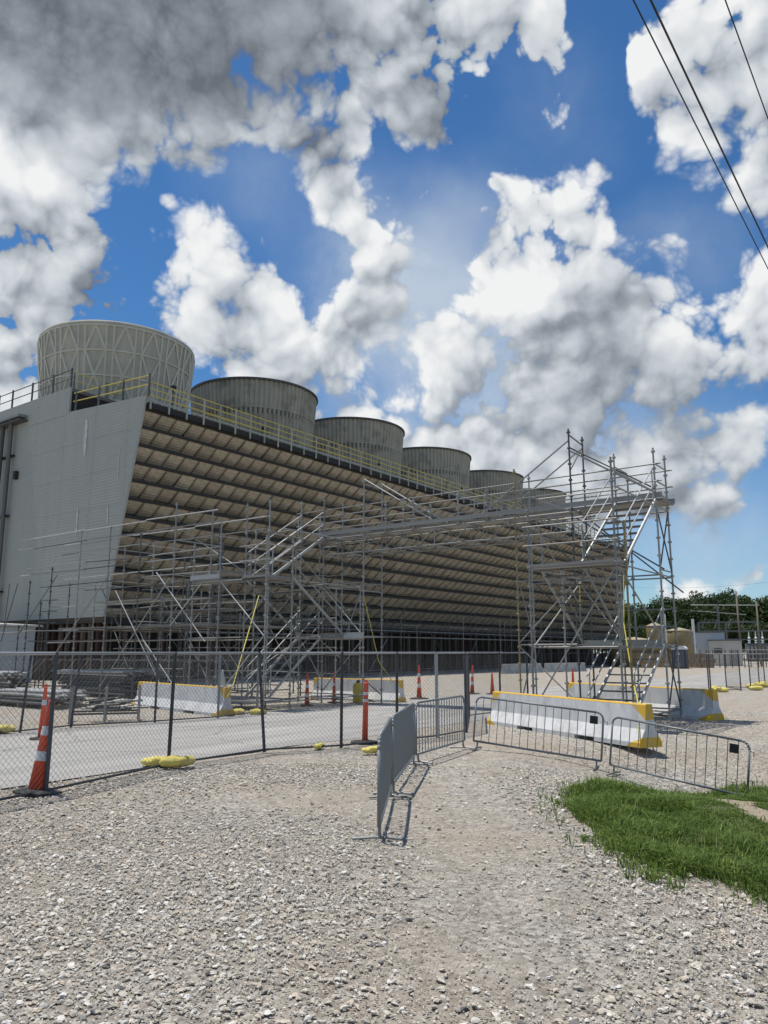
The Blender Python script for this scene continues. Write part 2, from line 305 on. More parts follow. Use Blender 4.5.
def road_mat():
    m = bpy.data.materials.new('pale_worn_road'); m.use_nodes = True
    N, L = m.node_tree.nodes, m.node_tree.links
    b = N['Principled BSDF']; b.inputs['Roughness'].default_value = 0.9; b.inputs['Specular IOR Level'].default_value = 0.25
    tc = N.new('ShaderNodeTexCoord')
    mp = N.new('ShaderNodeMapping'); mp.inputs['Scale'].default_value = (1.6, 0.12, 1); L.new(tc.outputs['Object'], mp.inputs[0])
    n1 = N.new('ShaderNodeTexNoise'); n1.inputs['Scale'].default_value = 1.0; n1.inputs['Detail'].default_value = 7; n1.inputs['Roughness'].default_value = .65; L.new(mp.outputs[0], n1.inputs['Vector'])
    n2 = N.new('ShaderNodeTexNoise'); n2.inputs['Scale'].default_value = 90; n2.inputs['Detail'].default_value = 4; L.new(tc.outputs['Object'], n2.inputs['Vector'])
    r = N.new('ShaderNodeValToRGB'); L.new(n1.outputs['Fac'], r.inputs[0]); e = r.color_ramp.elements
    e[0].position = .3; e[0].color = (0.27, 0.26, 0.242, 1); e[1].position = .72; e[1].color = (0.445, 0.43, 0.40, 1)
    mr = N.new('ShaderNodeMapRange'); L.new(n2.outputs['Fac'], mr.inputs['Value']); mr.inputs['From Min'].default_value = .3; mr.inputs['From Max'].default_value = .7; mr.inputs['To Min'].default_value = .85; mr.inputs['To Max'].default_value = 1.12
    vs = N.new('ShaderNodeVectorMath'); vs.operation = 'SCALE'; L.new(r.outputs[0], vs.inputs[0]); L.new(mr.outputs[0], vs.inputs['Scale'])
    wn = N.new('ShaderNodeTexNoise'); wn.inputs['Scale'].default_value = 1.5; wn.inputs['Detail'].default_value = 4; L.new(tc.outputs['Object'], wn.inputs['Vector'])
    wa = N.new('ShaderNodeVectorMath'); wa.operation = 'MULTIPLY_ADD'; L.new(wn.outputs['Color'], wa.inputs[0]); wa.inputs[1].default_value = (.9, .9, 0); L.new(tc.outputs['Object'], wa.inputs[2])
    vo = N.new('ShaderNodeTexVoronoi'); vo.feature = 'DISTANCE_TO_EDGE'; vo.inputs['Scale'].default_value = .28; L.new(wa.outputs[0], vo.inputs['Vector'])
    cr = N.new('ShaderNodeMapRange'); L.new(vo.outputs['Distance'], cr.inputs['Value']); cr.inputs['From Max'].default_value = .008; cr.inputs['To Min'].default_value = .55; cr.inputs['To Max'].default_value = 1
    v2 = N.new('ShaderNodeVectorMath'); v2.operation = 'SCALE'; L.new(vs.outputs[0], v2.inputs[0]); L.new(cr.outputs[0], v2.inputs['Scale'])
    L.new(v2.outputs[0], b.inputs['Base Color'])
    bp = N.new('ShaderNodeBump'); bp.inputs['Strength'].default_value = .4; bp.inputs['Distance'].default_value = .01; L.new(n2.outputs['Fac'], bp.inputs['Height']); L.new(bp.outputs[0], b.inputs['Normal'])
    return m
ROAD = road_mat()

# ---------------------------------------------------------------- mesh helpers
class MB:
    def __init__(s): s.v = []; s.f = []
    def poly(s, pts, faces):
        o = len(s.v); s.v += [tuple(p) for p in pts]; s.f += [tuple(i + o for i in f) for f in faces]; return s
    def box(s, x0, x1, y0, y1, z0, z1):
        return s.poly([(x0, y0, z0), (x1, y0, z0), (x1, y1, z0), (x0, y1, z0), (x0, y0, z1), (x1, y0, z1), (x1, y1, z1), (x0, y1, z1)],
                      [(3, 2, 1, 0), (4, 5, 6, 7), (0, 1, 5, 4), (1, 2, 6, 5), (2, 3, 7, 6), (3, 0, 4, 7)])
    def tube(s, p, q, r, n=6, r2=None, caps=True):
        p, q = Vector(p), Vector(q); d = (q - p)
        if d.length < 1e-6: return s
        d.normalize(); u = d.orthogonal().normalized(); w = d.cross(u); r2 = r if r2 is None else r2
        pts = [p + (u * math.cos(2 * math.pi * k / n) + w * math.sin(2 * math.pi * k / n)) * r for k in range(n)]
        pts += [q + (u * math.cos(2 * math.pi * k / n) + w * math.sin(2 * math.pi * k / n)) * r2 for k in range(n)]
        fs = [(k, (k + 1) % n, n + (k + 1) % n, n + k) for k in range(n)]
        if caps: fs += [tuple(range(n - 1, -1, -1)), tuple(range(n, 2 * n))]
        return s.poly(pts, fs)
    def path(s, pts, r, n=6):
        for a, b in zip(pts[:-1], pts[1:]): s.tube(a, b, r, n)
        return s
    def lathe(s, prof, n=16, cx=0, cy=0, cap=True):
        o = len(s.v)
        for (r, z) in prof:
            for k in range(n):
                a = 2 * math.pi * k / n; s.v.append((cx + r * math.cos(a), cy + r * math.sin(a), z))
        for i in range(len(prof) - 1):
            for k in range(n):
                s.f.append((o + i * n + k, o + i * n + (k + 1) % n, o + (i + 1) * n + (k + 1) % n, o + (i + 1) * n + k))
        if cap:
            s.f.append(tuple(o + k for k in range(n - 1, -1, -1))); t = o + (len(prof) - 1) * n
            s.f.append(tuple(t + k for k in range(n)))
        return s
    def prism(s, outline, y0, y1):            # outline in x,z, extruded along y
        n = len(outline)
        pts = [(x, y0, z) for x, z in outline] + [(x, y1, z) for x, z in outline]
        fs = [(k, (k + 1) % n, n + (k + 1) % n, n + k) for k in range(n)] + [tuple(range(n - 1, -1, -1)), tuple(range(n, 2 * n))]
        return s.poly(pts, fs)
    def mesh(s, name, m, smooth=False):
        me = bpy.data.meshes.new(name); me.from_pydata(s.v, [], s.f); me.update()
        if m: me.materials.append(m)
        if smooth: me.polygons.foreach_set('use_smooth', [True] * len(me.polygons))
        return me
    def build(s, name, m, parent=None, smooth=False):
        return link(name, s.mesh(name, m, smooth), parent)

def link(name, me, parent=None, mw=None):
    o = bpy.data.objects.new(name, me); col.objects.link(o)
    if parent is not None: o.parent = parent
    if mw is not None: o.matrix_basis = mw
    return o
def tag(o, label=None, cat=None, group=None, kind=None):
    if label: o['label'] = label
    if cat: o['category'] = cat
    if group: o['group'] = group
    if kind: o['kind'] = kind
    return o
def thing(name, label, cat, loc, rotz=0.0, group=None):
    o = bpy.data.objects.new(name, None); col.objects.link(o); o.empty_display_size = 0.3
    o.location = loc; o.rotation_euler = (0, 0, rotz)
    return tag(o, label, cat, group)
def frame_thing(name, label, cat, r, s, group=None, z=0.0):          # axes: x across the road, y along it
    o = thing(name, label, cat, W(r, s, z), -TH, group); return o

_cyl = {}
def cyl_mesh(m, n=8):
    if (m.name, n) not in _cyl:
        _cyl[(m.name, n)] = MB().tube((0, 0, 0), (0, 0, 1), 1, n).mesh('tube', m)
        me = _cyl[(m.name, n)]; sm = [len(p.vertices) == 4 for p in me.polygons]; me.polygons.foreach_set('use_smooth', sm)
    return _cyl[(m.name, n)]
def tube(name, p, q, r, m, parent, n=8):
    p, q = Vector(p), Vector(q); d = q - p
    M = Matrix.Translation(p) @ d.to_track_quat('Z', 'Y').to_matrix().to_4x4() @ Matrix.Diagonal((r, r, d.length, 1))
    return link(name, cyl_mesh(m, n), parent, M)
_box = {}
def box_mesh(m):
    if m.name not in _box: _box[m.name] = MB().box(-.5, .5, -.5, .5, -.5, .5).mesh('box', m)
    return _box[m.name]
def boxo(name, x0, x1, y0, y1, z0, z1, m, parent):
    M = Matrix.Translation(((x0 + x1) / 2, (y0 + y1) / 2, (z0 + z1) / 2)) @ Matrix.Diagonal((x1 - x0, y1 - y0, z1 - z0, 1))
    return link(name, box_mesh(m), parent, M)
def beamo(name, p, q, w, h, m, parent):                              # box beam from p to q
    p, q = Vector(p), Vector(q); d = q - p
    M = Matrix.Translation((p + q) / 2) @ d.to_track_quat('Y', 'Z').to_matrix().to_4x4() @ Matrix.Diagonal((w, d.length, h, 1))
    return link(name, box_mesh(m), parent, M)

# ================================================================ THE SETTING
def hz(x, y):                                                         # a shallow hollow beside the track
    return -0.62 * math.exp(-((x - 5.4) / 2.0) ** 2 - ((y - 13.2) / 2.0) ** 2)
def build_ground():
    xs = np.concatenate([np.linspace(-700, -40, 12), np.linspace(-38, -6, 14), np.linspace(-5.6, 12, 60), np.linspace(13, 38, 12), np.linspace(40, 700, 12)])
    ys = np.concatenate([np.linspace(-300, -10, 8), np.linspace(-9, 2, 6), np.linspace(2.4, 20, 64), np.linspace(21, 60, 16), np.linspace(64, 900, 14)])
    v = []
    for y in ys:
        for x in xs:
            z = hz(x, y)
            if abs(x) < 10 and 2 < y < 16: z += -0.012 + 0.012 * mnoise.noise(Vector((x * .7, y * .7, 0)))
            v.append((x, y, z))
    w = len(xs); f = [(j * w + i, j * w + i + 1, (j + 1) * w + i + 1, (j + 1) * w + i) for j in range(len(ys) - 1) for i in range(w - 1)]
    me = bpy.data.meshes.new('ground'); me.from_pydata(v, [], f); me.materials.append(GROUND)
    me.polygons.foreach_set('use_smooth', [True] * len(me.polygons))
    tag(link('ground', me), kind='structure')
build_ground()
def build_road():
    b = MB(); pts = []; n = 150
    for i in range(n):
        s = -25 + 170 * i / (n - 1)
        e1 = 0.22 * mnoise.noise(Vector((s * .45, 0, 0))) + 0.08 * mnoise.noise(Vector((s * 2.1, 3, 0)))
        e2 = 0.25 * mnoise.noise(Vector((s * .4, 9, 0))) + 0.08 * mnoise.noise(Vector((s * 2.3, 5, 0)))
        pts += [(-17.5 + e1, s, 0.006), (-14, s, 0.03), (-10.75 + e2, s, 0.006)]
    f = []
    for i in range(n - 1):
        for k in range(2): f.append((3 * i + k, 3 * i + k + 1, 3 * i + 4 + k, 3 * i + 3 + k))
    o = b.poly(pts, f).build('road', ROAD, None, True); o.rotation_euler = (0, 0, -TH); tag(o, kind='structure')
build_road()

# ---------------------------------------------------------------- gravel chips (uncountable)
GRASS_POLY = [(2.70, 11.35), (2.26, 10.55), (2.10, 9.5), (2.05, 8.6), (2.08, 7.8), (2.13, 7.26), (2.28, 6.8), (2.47, 6.45), (2.8, 6.04), (3.22, 5.3), (4.2, 4.6), (7.5, 5.5), (7.8, 13.2), (5.9, 13.9), (4.9, 13.75), (4.1, 13.35), (3.3, 12.3)]
def in_poly(x, y, P):
    c = False; j = len(P) - 1
    for i in range(len(P)):
        xi, yi = P[i]; xj, yj = P[j]
        if (yi > y) != (yj > y) and x < (xj - xi) * (y - yi) / (yj - yi) + xi: c = not c
        j = i
    return c
def poly_dist(x, y, P):
    d = 1e9
    for i in range(len(P)):
        ax, ay = P[i - 1]; bx, by = P[i]; dx, dy = bx - ax, by - ay
        t = max(0, min(1, ((x - ax) * dx + (y - ay) * dy) / (dx * dx + dy * dy))); d = min(d, math.hypot(x - ax - t * dx, y - ay - t * dy))
    return d
def bare(x, y):                                                      # the dirt patch inside the grass
    return 7.6 < y < 13.0 and abs(x - 4.38 - .12 * math.sin(y * 1.3)) < .17 + .14 * mnoise.noise(Vector((x * 2, y * 2, 0)))

def track_band(x, y):                                                 # compacted wheel track up past the crowd barriers, and a worn strip left of them
    c = 0.95 + 0.10 * (y - 8) + 0.25 * math.sin(y * .5)
    t = math.exp(-((x - c) / 0.85) ** 2) * max(0, min(1, (y - 3.6) / 1.5))
    return t + 1.0 * math.exp(-((x + 1.3) / 1.9) ** 2 - ((y - 10.3) / 1.4) ** 2)
def scatter_gravel(name, ymin, ymax, dens, smin, smax, seed, fade):
    step = 0.2; v = []; f = []; wts = []
    ny = int((ymax - ymin) / step)
    rows = []
    for j in range(ny + 1):
        y = ymin + j * step; half = 0.56 * y + 1.6; nx = int(2 * half / step) + 1
        rows.append((y, half))
    # simple rectangular grid cut to the wedge the photograph can see (with a margin)
    hx = 0.56 * ymax + 2.4; nx = int(2 * hx / step)
    idx = {}
    def vid(i, j):
        if (i, j) not in idx:
            idx[(i, j)] = len(v); x, y = -hx + i * step, ymin + j * step
            v.append((x, y, hz(x, y)))
            d = 1.0
            rr = x * BX.x + y * BX.y
            if rr < -10.6: d = 0.0
            elif rr < -9.9: d = 0.6
            if in_poly(x, y, GRASS_POLY): d *= 0.15
            track = mnoise.noise(Vector((x * .55 + 3.1, y * .25, 1.7))) + 0.5 * mnoise.noise(Vector((x * 1.7, y * .9, 4.0)))
            band = track_band(x, y)
            d *= max(0.06, min(1.0, 1.0 - fade * (0.92 * band + 0.85 * max(0, track + .10))))
            wts.append(d)
        return idx[(i, j)]
    for j in range(ny):
        half = 0.56 * (ymin + (j + .5) * step) + 2.4
        for i in range(nx):
            if abs(-hx + (i + .5) * step) < half: f.append((vid(i, j), vid(i + 1, j), vid(i + 1, j + 1), vid(i, j + 1)))
    me = bpy.data.meshes.new(name); me.from_pydata(v, [], f); me.materials.append(STONE)
    a = me.attributes.new('weight', 'FLOAT', 'POINT'); a.data.foreach_set('value', wts)
    o = tag(link(name, me), 'loose pale grey crushed limestone chips covering the ground', 'gravel', kind='stuff')
    ng = bpy.data.node_groups.new(name + '_nodes', 'GeometryNodeTree')
    ng.interface.new_socket('Geometry', in_out='INPUT', socket_type='NodeSocketGeometry'); ng.interface.new_socket('Geometry', in_out='OUTPUT', socket_type='NodeSocketGeometry')
    N, L = ng.nodes, ng.links
    gi = N.new('NodeGroupInput'); go = N.new('NodeGroupOutput')
    at = N.new('GeometryNodeInputNamedAttribute'); at.data_type = 'FLOAT'; at.inputs['Name'].default_value = 'weight'
    mu = N.new('ShaderNodeMath'); mu.operation = 'MULTIPLY'; L.new(at.outputs[0], mu.inputs[0]); mu.inputs[1].default_value = dens
    dp = N.new('GeometryNodeDistributePointsOnFaces'); L.new(gi.outputs[0], dp.inputs['Mesh']); L.new(mu.outputs[0], dp.inputs['Density']); dp.inputs['Seed'].default_value = seed
    gg = N.new('GeometryNodeGeometryToInstance')
    for k in range(4):
        ico = N.new('GeometryNodeMeshIcoSphere'); ico.inputs['Radius'].default_value = 1; ico.inputs['Subdivisions'].default_value = 2 if smax > 0.02 else 1
        pos = N.new('GeometryNodeInputPosition'); nz = N.new('ShaderNodeTexNoise'); nz.inputs['Scale'].default_value = 0.9; nz.inputs['Detail'].default_value = 2
        ad = N.new('ShaderNodeVectorMath'); ad.operation = 'ADD'; L.new(pos.outputs[0], ad.inputs[0]); ad.inputs[1].default_value = (k * 7.3, k * 3.1, seed)
        L.new(ad.outputs[0], nz.inputs['Vector'])
        su = N.new('ShaderNodeVectorMath'); su.operation = 'SUBTRACT'; L.new(nz.outputs['Color'], su.inputs[0]); su.inputs[1].default_value = (.5, .5, .5)
        sl = N.new('ShaderNodeVectorMath'); sl.operation = 'SCALE'; L.new(su.outputs[0], sl.inputs[0]); sl.inputs['Scale'].default_value = 2.6
        sp = N.new('GeometryNodeSetPosition'); L.new(ico.outputs['Mesh'], sp.inputs['Geometry']); L.new(sl.outputs[0], sp.inputs['Offset'])
        sm = N.new('GeometryNodeSetMaterial'); L.new(sp.outputs[0], sm.inputs['Geometry']); sm.inputs['Material'].default_value = STONE
        L.new(sm.outputs[0], gg.inputs[0])
    io = N.new('GeometryNodeInstanceOnPoints'); L.new(dp.outputs['Points'], io.inputs['Points']); L.new(gg.outputs[0], io.inputs['Instance']); io.inputs['Pick Instance'].default_value = True
    rv = N.new('FunctionNodeRandomValue'); rv.data_type = 'FLOAT_VECTOR'; rv.inputs['Max'].default_value = (0.4, 0.4, 6.28); rv.inputs['Min'].default_value = (-0.4, -0.4, 0)
    L.new(rv.outputs[0], io.inputs['Rotation'])
    r1 = N.new('FunctionNodeRandomValue'); r1.data_type = 'FLOAT'; r1.inputs['Seed'].default_value = 5
    p3 = N.new('ShaderNodeMath'); p3.operation = 'POWER'; L.new(r1.outputs[1], p3.inputs[0]); p3.inputs[1].default_value = 2.2
    ms = N.new('ShaderNodeMath'); ms.operation = 'MULTIPLY_ADD'; L.new(p3.outputs[0], ms.inputs[0]); ms.inputs[1].default_value = smax - smin; ms.inputs[2].default_value = smin
    r2 = N.new('FunctionNodeRandomValue'); r2.data_type = 'FLOAT_VECTOR'; r2.inputs['Min'].default_value = (0.8, 0.55, 0.28); r2.inputs['Max'].default_value = (1.4, 1.0, 0.55); r2.inputs['Seed'].default_value = 9
    sv = N.new('ShaderNodeVectorMath'); sv.operation = 'SCALE'; L.new(r2.outputs[0], sv.inputs[0]); L.new(ms.outputs[0], sv.inputs['Scale'])
    L.new(sv.outputs[0], io.inputs['Scale'])
    L.new(io.outputs[0], go.inputs[0])
    md = o.modifiers.new('scatter', 'NODES'); md.node_group = ng
    return o
scatter_gravel('gravel', 1.2, 9.5, 2000, 0.004, 0.010, 1, 0.85)
scatter_gravel('gravel', 1.2, 13.5, 540, 0.008, 0.025, 2, 1.2)
scatter_gravel('gravel', 9.5, 17.0, 300, 0.009, 0.018, 3, 1.0)
scatter_gravel('gravel', 17.0, 25.0, 110, 0.012, 0.026, 4, 0.8)

# ---------------------------------------------------------------- grass
def build_grass():
    xs = []; rng = np.random.default_rng(3)
    n = 0; pts = []
    while len(pts) < 72000:
        x = rng.uniform(1.7, 7.8); y = rng.uniform(4.6, 14.2)
        if x > 0.5 * y + 1.5: continue
        if bare(x, y) and rng.random() > .04: continue
        e = 0.34 * mnoise.noise(Vector((x * 1.7, y * 1.7, 2))) + .14 * mnoise.noise(Vector((x * 7, y * 7, 2)))
        ins = in_poly(x + e, y + e, GRASS_POLY)
        if not ins and not (poly_dist(x, y, GRASS_POLY) < .28 and rng.random() < .03): continue
        d = poly_dist(x, y, GRASS_POLY)
        if rng.random() > 0.35 + d * 3: continue
        pts.append((x, y, d))
    V = np.zeros((len(pts) * 5, 3), np.float32); T = np.zeros(len(pts) * 5, np.float32)
    quads = []
    fx = []
    for i, (x, y, d) in enumerate(pts):
        clump = max(0, min(1, 0.5 + 0.75 * mnoise.noise(Vector((x * 1.5, y * 1.5, 0))) + 0.35 * mnoise.noise(Vector((x * 4.5, y * 4.5, 3)))))
        h = (0.045 + 0.21 * clump * (.4 + .6 * rng.random()) + 0.05 * rng.random()) * min(1, 0.5 + d * 2.2) * (.5 if 3.6 < x < 4.8 else 1)
        h *= .88
        if rng.random() < .02: h = h * 1.5 + .04
        a = rng.uniform(0, 6.283); lean = rng.uniform(0.2, 1.5) * h; w = rng.uniform(0.002, 0.0075)
        dx, dy = math.cos(a), math.sin(a); px, py = -dy * w, dx * w
        o = i * 5
        z0 = hz(x, y) - .01
        V[o] = (x - px, y - py, z0); V[o + 1] = (x + px, y + py, z0)
        mx, my = x + dx * lean * .35, y + dy * lean * .35
        V[o + 2] = (mx - px * .8, my - py * .8, z0 + h * .62); V[o + 3] = (mx + px * .8, my + py * .8, z0 + h * .62)
        V[o + 4] = (x + dx * lean, y + dy * lean, z0 + h * (1.0 - 0.25 * lean / h))
        T[o:o + 5] = min(1, max(0, rng.random() ** 2.2 * .8 + 0.3 * clump * rng.random()))
        fx.append((o, o + 1, o + 3, o + 2)); fx.append((o + 2, o + 3, o + 4))
    me = bpy.data.meshes.new('grass'); me.from_pydata(V.tolist(), [], fx); me.materials.append(GRASS)
    at = me.attributes.new('tint', 'FLOAT', 'POINT'); at.data.foreach_set('value', T)
    tag(link('grass', me), 'lush green patch of long grass beside the gravel', 'grass', kind='stuff')
    # soil under the blades, and a worn dirt patch, laid on the ground's shape
    def sheet(name, m, inside, lift):
        st = .12; idx = {}; V_ = []; F_ = []
        def vid(i, j):
            if (i, j) not in idx: idx[(i, j)] = len(V_); V_.append((1.6 + i * st, 4.4 + j * st, hz(1.6 + i * st, 4.4 + j * st) + lift))
            return idx[(i, j)]
        for i in range(54):
            for j in range(82):
                if inside(1.6 + (i + .5) * st, 4.4 + (j + .5) * st): F_.append((vid(i, j), vid(i + 1, j), vid(i + 1, j + 1), vid(i, j + 1)))
        tag(MB().poly(V_, F_).build(name, m, None, True), kind='structure')
    soil = mat('grass_soil', (0.085, 0.095, 0.035), 0.95, 0, 0.35, 4.0, bump=.6, bscale=25)
    sheet('grass_soil', soil, lambda x, y: in_poly(x, y, GRASS_POLY) and poly_dist(x, y, GRASS_POLY) > .42, .012)
    sheet('dirt_patch', mat('bare_dirt', (0.30, 0.245, 0.175), 0.95, 0, 0.25, 5.0, bump=.5, bscale=40), bare, .018)
    # a few pale dry weeds
    V = []; F = []; T = []
    for cx, cy in ((3.05, 7.4), (3.35, 7.7), (2.95, 7.75)):
        for k in range(16):
            a = rng.uniform(0, 6.28); h = rng.uniform(.10, .24); ln = rng.uniform(.04, .14); w = .005
            x = cx + rng.normal(0, .05); y = cy + rng.normal(0, .05); dx, dy = math.cos(a), math.sin(a); o = len(V)
            V += [(x - dy * w, y + dx * w, 0), (x + dy * w, y - dx * w, 0), (x + dx * ln, y + dy * ln, h)]; T += [rng.random()] * 3; F.append((o, o + 1, o + 2))
    me = bpy.data.meshes.new('pale_weeds'); me.from_pydata(V, [], F); me.materials.append(WEED)
    at = me.attributes.new('tint', 'FLOAT', 'POINT'); at.data.foreach_set('value', T)
    tag(link('pale_weeds', me), 'few pale dry grass stems standing in the green grass', 'weeds', kind='stuff')
build_grass()

# ================================================================ COOLING TOWER
S0, S1, RC = 28.3, 117.7, -53.0
RTOP, ZTOP, ZBOT, RBOT = -39.3, 17.2, 4.0, -42.3
tower = frame_thing('cooling_tower', 'long crossflow cooling tower with beige louvered side, grey end wall and six fan stacks', 'cooling tower', RC, S0)
def L3(r, s, z): return Vector((r - RC, s - S0, z))
def face_r(z): return RTOP + (ZTOP - z) / (ZTOP - ZBOT) * (RBOT - RTOP)

def build_tower():
    LEN = S1 - S0
    # end walls: backing sheet with siding panels
    def outline(): return [(-42.28, 4.0), (-39.28, 17.62), (-47.9, 18.18), (-47.9, 20.0), (-58.1, 20.0), (-58.1, 18.18), (-66.7, 17.62), (-63.7, 4.0)]
    for ys, sgn in ((0.0, -1), (LEN, 1)):
        out = [(r - RC, z) for r, z in outline()]
        w = MB().prism(out, ys - 0.06, ys + 0.06).build('end_wall', SIDING, tower)
        if sgn < 0:
            # siding sheets in courses, overlapping downwards
            zc = [4.0, 6.4, 8.75, 11.1, 13.45, 15.8, 18.1, 19.98]
            def edge_r(z):
                if z <= 17.62: return -42.28 + (z - 4.0) / 13.62 * 3.0
                return -47.9 if z > 18.1 else -39.28 - (z - 17.62) / 0.56 * 8.6
            for i in range(len(zc) - 1):
                z0, z1 = zc[i], zc[i + 1]
                x = -66.2
                cuts = []
                while x < -39.2: cuts.append(x); x += 3.6 + 0.0 * i
                for k, r0 in enumerate(cuts):
                    r1 = r0 + 3.6
                    # clip the sheet's four corners to the wall outline
                    def clip(r, z):
                        hi = edge_r(min(z, 17.6)) if i < 6 else -47.9
                        if i == 6: lo = -58.1
                        else: lo = 2 * RC - edge_r(min(z, 17.6))
                        return max(lo, min(hi, r))
                    zt = z1
                    a0, a1, b1, b0 = clip(r0, z0), clip(r1, z0), clip(r1, zt), clip(r0, zt)
                    if max(a1 - a0, b1 - b0) < 0.15: continue
                    y0 = -0.065 - 0.012; tlt = 0.003
                    def top_z(r, z):
                        if i == 5: return min(z, 17.62 + (max(0, min(8.6, (-39.28 - r if r > RC else r + 66.72))) / 8.6) * 0.56)
                        return z
                    g = 0.006
                    pts = [(a0 + g - RC, y0 - tlt, z0 - .03), (a1 - g - RC, y0 - tlt, z0 - .03), (b1 - g - RC, y0, top_z(b1, zt)), (b0 + g - RC, y0, top_z(b0, zt))]
                    pts += [(p[0], -0.061, p[2]) for p in pts]
                    MB().poly(pts, [(0, 1, 2, 3), (7, 6, 5, 4), (0, 4, 5, 1), (1, 5, 6, 2), (2, 6, 7, 3), (3, 7, 4, 0)]).build('siding_panel', SIDING, w)
            # corner trim along the sloped edge
            tr = MB(); p0 = L3(-42.33, S0, 4.0); p1 = L3(-39.33, S0, 17.6)
            tr.poly([p0 + Vector((-.16, -.13, 0)), p0 + Vector((.10, -.13, 0)), p0 + Vector((.10, .02, 0)), p1 + Vector((-.16, -.13, 0)), p1 + Vector((.10, -.13, 0)), p1 + Vector((.10, .02, 0))],
                    [(0, 1, 4, 3), (1, 2, 5, 4)])
            tr.build('corner_trim', SIDING, w)
            # pale runs of mineral scale on the wall
            scale_m = mat('mineral_scale', (0.50, 0.51, 0.49), 0.8, 0, 0.15, 3.0)
            for (r, z0, z1, wd) in ((-45.6, 14.7, 17.2, .16), (-41.7, 12.6, 14.6, .035), (-45.9, 9.2, 11.2, .07), (-42.5, 9.6, 11.0, .06)):
                n = 9; pts = []; b = MB()
                for q in range(n + 1):
                    t = q / n; ww = wd * (0.3 + 1.1 * math.sin(math.pi * (0.12 + .8 * t)) * (0.7 + .5 * random.random())); zz = z1 + (z0 - z1) * t
                    x = r - RC + 0.05 * mnoise.noise(Vector((zz, r, 0))); pts += [(x - ww, -0.1075, zz), (x + ww, -0.1075, zz)]
                b.poly(pts, [(2 * q, 2 * q + 1, 2 * q + 3, 2 * q + 2) for q in range(n)]).build('scale_streak', scale_m, w)
    # louver panels: the 25 bays nearest are single pieces, the rest one mass
    ROWS, COLS = 12, 73; cw = LEN / COLS; pitch = 1.11; zt0 = 16.78
    pm = MB(); t = 0.035; d = Vector((-1.0, 0, -0.77)); nrm = Vector((0.77, 0, -1.0)).normalized() * t
    def panel(mb, c0):
        g = 0.02
        a = [c0 + Vector((0, g, 0)), c0 + Vector((0, cw - g, 0)), c0 + d + Vector((0, cw - g, 0)), c0 + d + Vector((0, g, 0))]
        mb.poly(a + [p - nrm for p in a], [(0, 1, 2, 3), (7, 6, 5, 4), (0, 4, 5, 1), (1, 5, 6, 2), (2, 6, 7, 3), (3, 7, 4, 0)])
    panel(pm, Vector((0, 0, 0))); pme = pm.mesh('louver_panel', LOUVER)
    rest = MB(); ribs = MB()
    for k in range(ROWS):
        z = zt0 - pitch * k; r = face_r(z) - 0.12
        for c in range(COLS):
            base = L3(r, S0 + 0.1 + c * cw, z)
            if c < 25:
                o = link('louver_panel', pme, tower); o.location = base + Vector((0, 0, random.uniform(-.012, .012)))
                o.rotation_euler = (random.uniform(-.008, .008), random.uniform(-.03, .03) + (random.uniform(-.12, .1) if random.random() < .05 else 0), 0)
            else: panel(rest, base + Vector((0, 0, random.uniform(-.02, .02))))
            # rafter under each joint
            p = base + Vector((0.02, 0, -.03)) + nrm * 1.2
            ribs.poly([p + Vector((0, -.018, 0)), p + Vector((0, .018, 0)), p + d * .98 + Vector((0, .018, 0)), p + d * .98 + Vector((0, -.018, 0)),
                       p + Vector((0, -.018, -.05)), p + Vector((0, .018, -.05)), p + d * .98 + Vector((0, .018, -.05)), p + d * .98 + Vector((0, -.018, -.05))],
                      [(0, 1, 2, 3), (7, 6, 5, 4), (0, 4, 5, 1), (1, 5, 6, 2), (2, 6, 7, 3), (3, 7, 4, 0)])
        beamo('louver_beam', L3(r + .0, S0 + .07, z + 0.05), L3(r + .0, S1 - .07, z + 0.05), 0.12, 0.19, BEAM, tower)
        beamo('louver_girt', L3(r - 1.12, S0 + .07, z - .80), L3(r - 1.12, S1 - .07, z - .80), 0.10, 0.14, BEAM, tower)
    tag(rest.build('louver_panels', LOUVER, tower), kind='stuff')
    tag(ribs.build('louver_rafters', RAFT, tower), kind='stuff')
    # the same louvers on the far side, as one mass
    far = MB()
    for k in range(ROWS):
        z = zt0 - pitch * k; r = 2 * RC - face_r(z) + .12; dd = Vector((1.0, 0, -.72))
        far.poly([L3(r, S0 + .1, z), L3(r, S1 - .1, z), L3(r, S1 - .1, z) + dd, L3(r, S0 + .1, z) + dd], [(0, 1, 2, 3)])
    tag(far.build('far_side_louvers', LOUVER, tower), kind='stuff')
    # dark backdrop behind the louvers, the interior's shade put into its colour
    f = MB(); f.poly([L3(-42.0, S0 + .1, 17.0), L3(-42.0, S1 - .1, 17.0), L3(-45.2, S1 - .1, 3.9), L3(-45.2, S0 + .1, 3.9)], [(0, 1, 2, 3)])
    f.poly([L3(-64.0, S0 + .1, 17.0), L3(-64.0, S1 - .1, 17.0), L3(-60.8, S1 - .1, 3.9), L3(-60.8, S0 + .1, 3.9)], [(3, 2, 1, 0)])
    f.build('shade_backdrop', TOWER_SHADE, tower)
    # decks
    boxo('distribution_deck', -39.35 - RC, -47.95 - RC, 0.07, LEN - .07, 16.98, 17.2, BEAM, tower)
    boxo('distribution_deck', -58.05 - RC, -66.65 - RC, 0.07, LEN - .07, 16.98, 17.2, BEAM, tower)
    fd = boxo('fan_deck', -47.96 - RC, -58.04 - RC, 0.07, LEN - .07, 19.72, 19.96, mat('fan_deck', (.16, .15, .13), .9), tower)
    boxo('fan_deck_riser', -48.05 - RC, -48.2 - RC, 0.07, LEN - .07, 17.21, 19.71, TOWER_SHADE, tower)
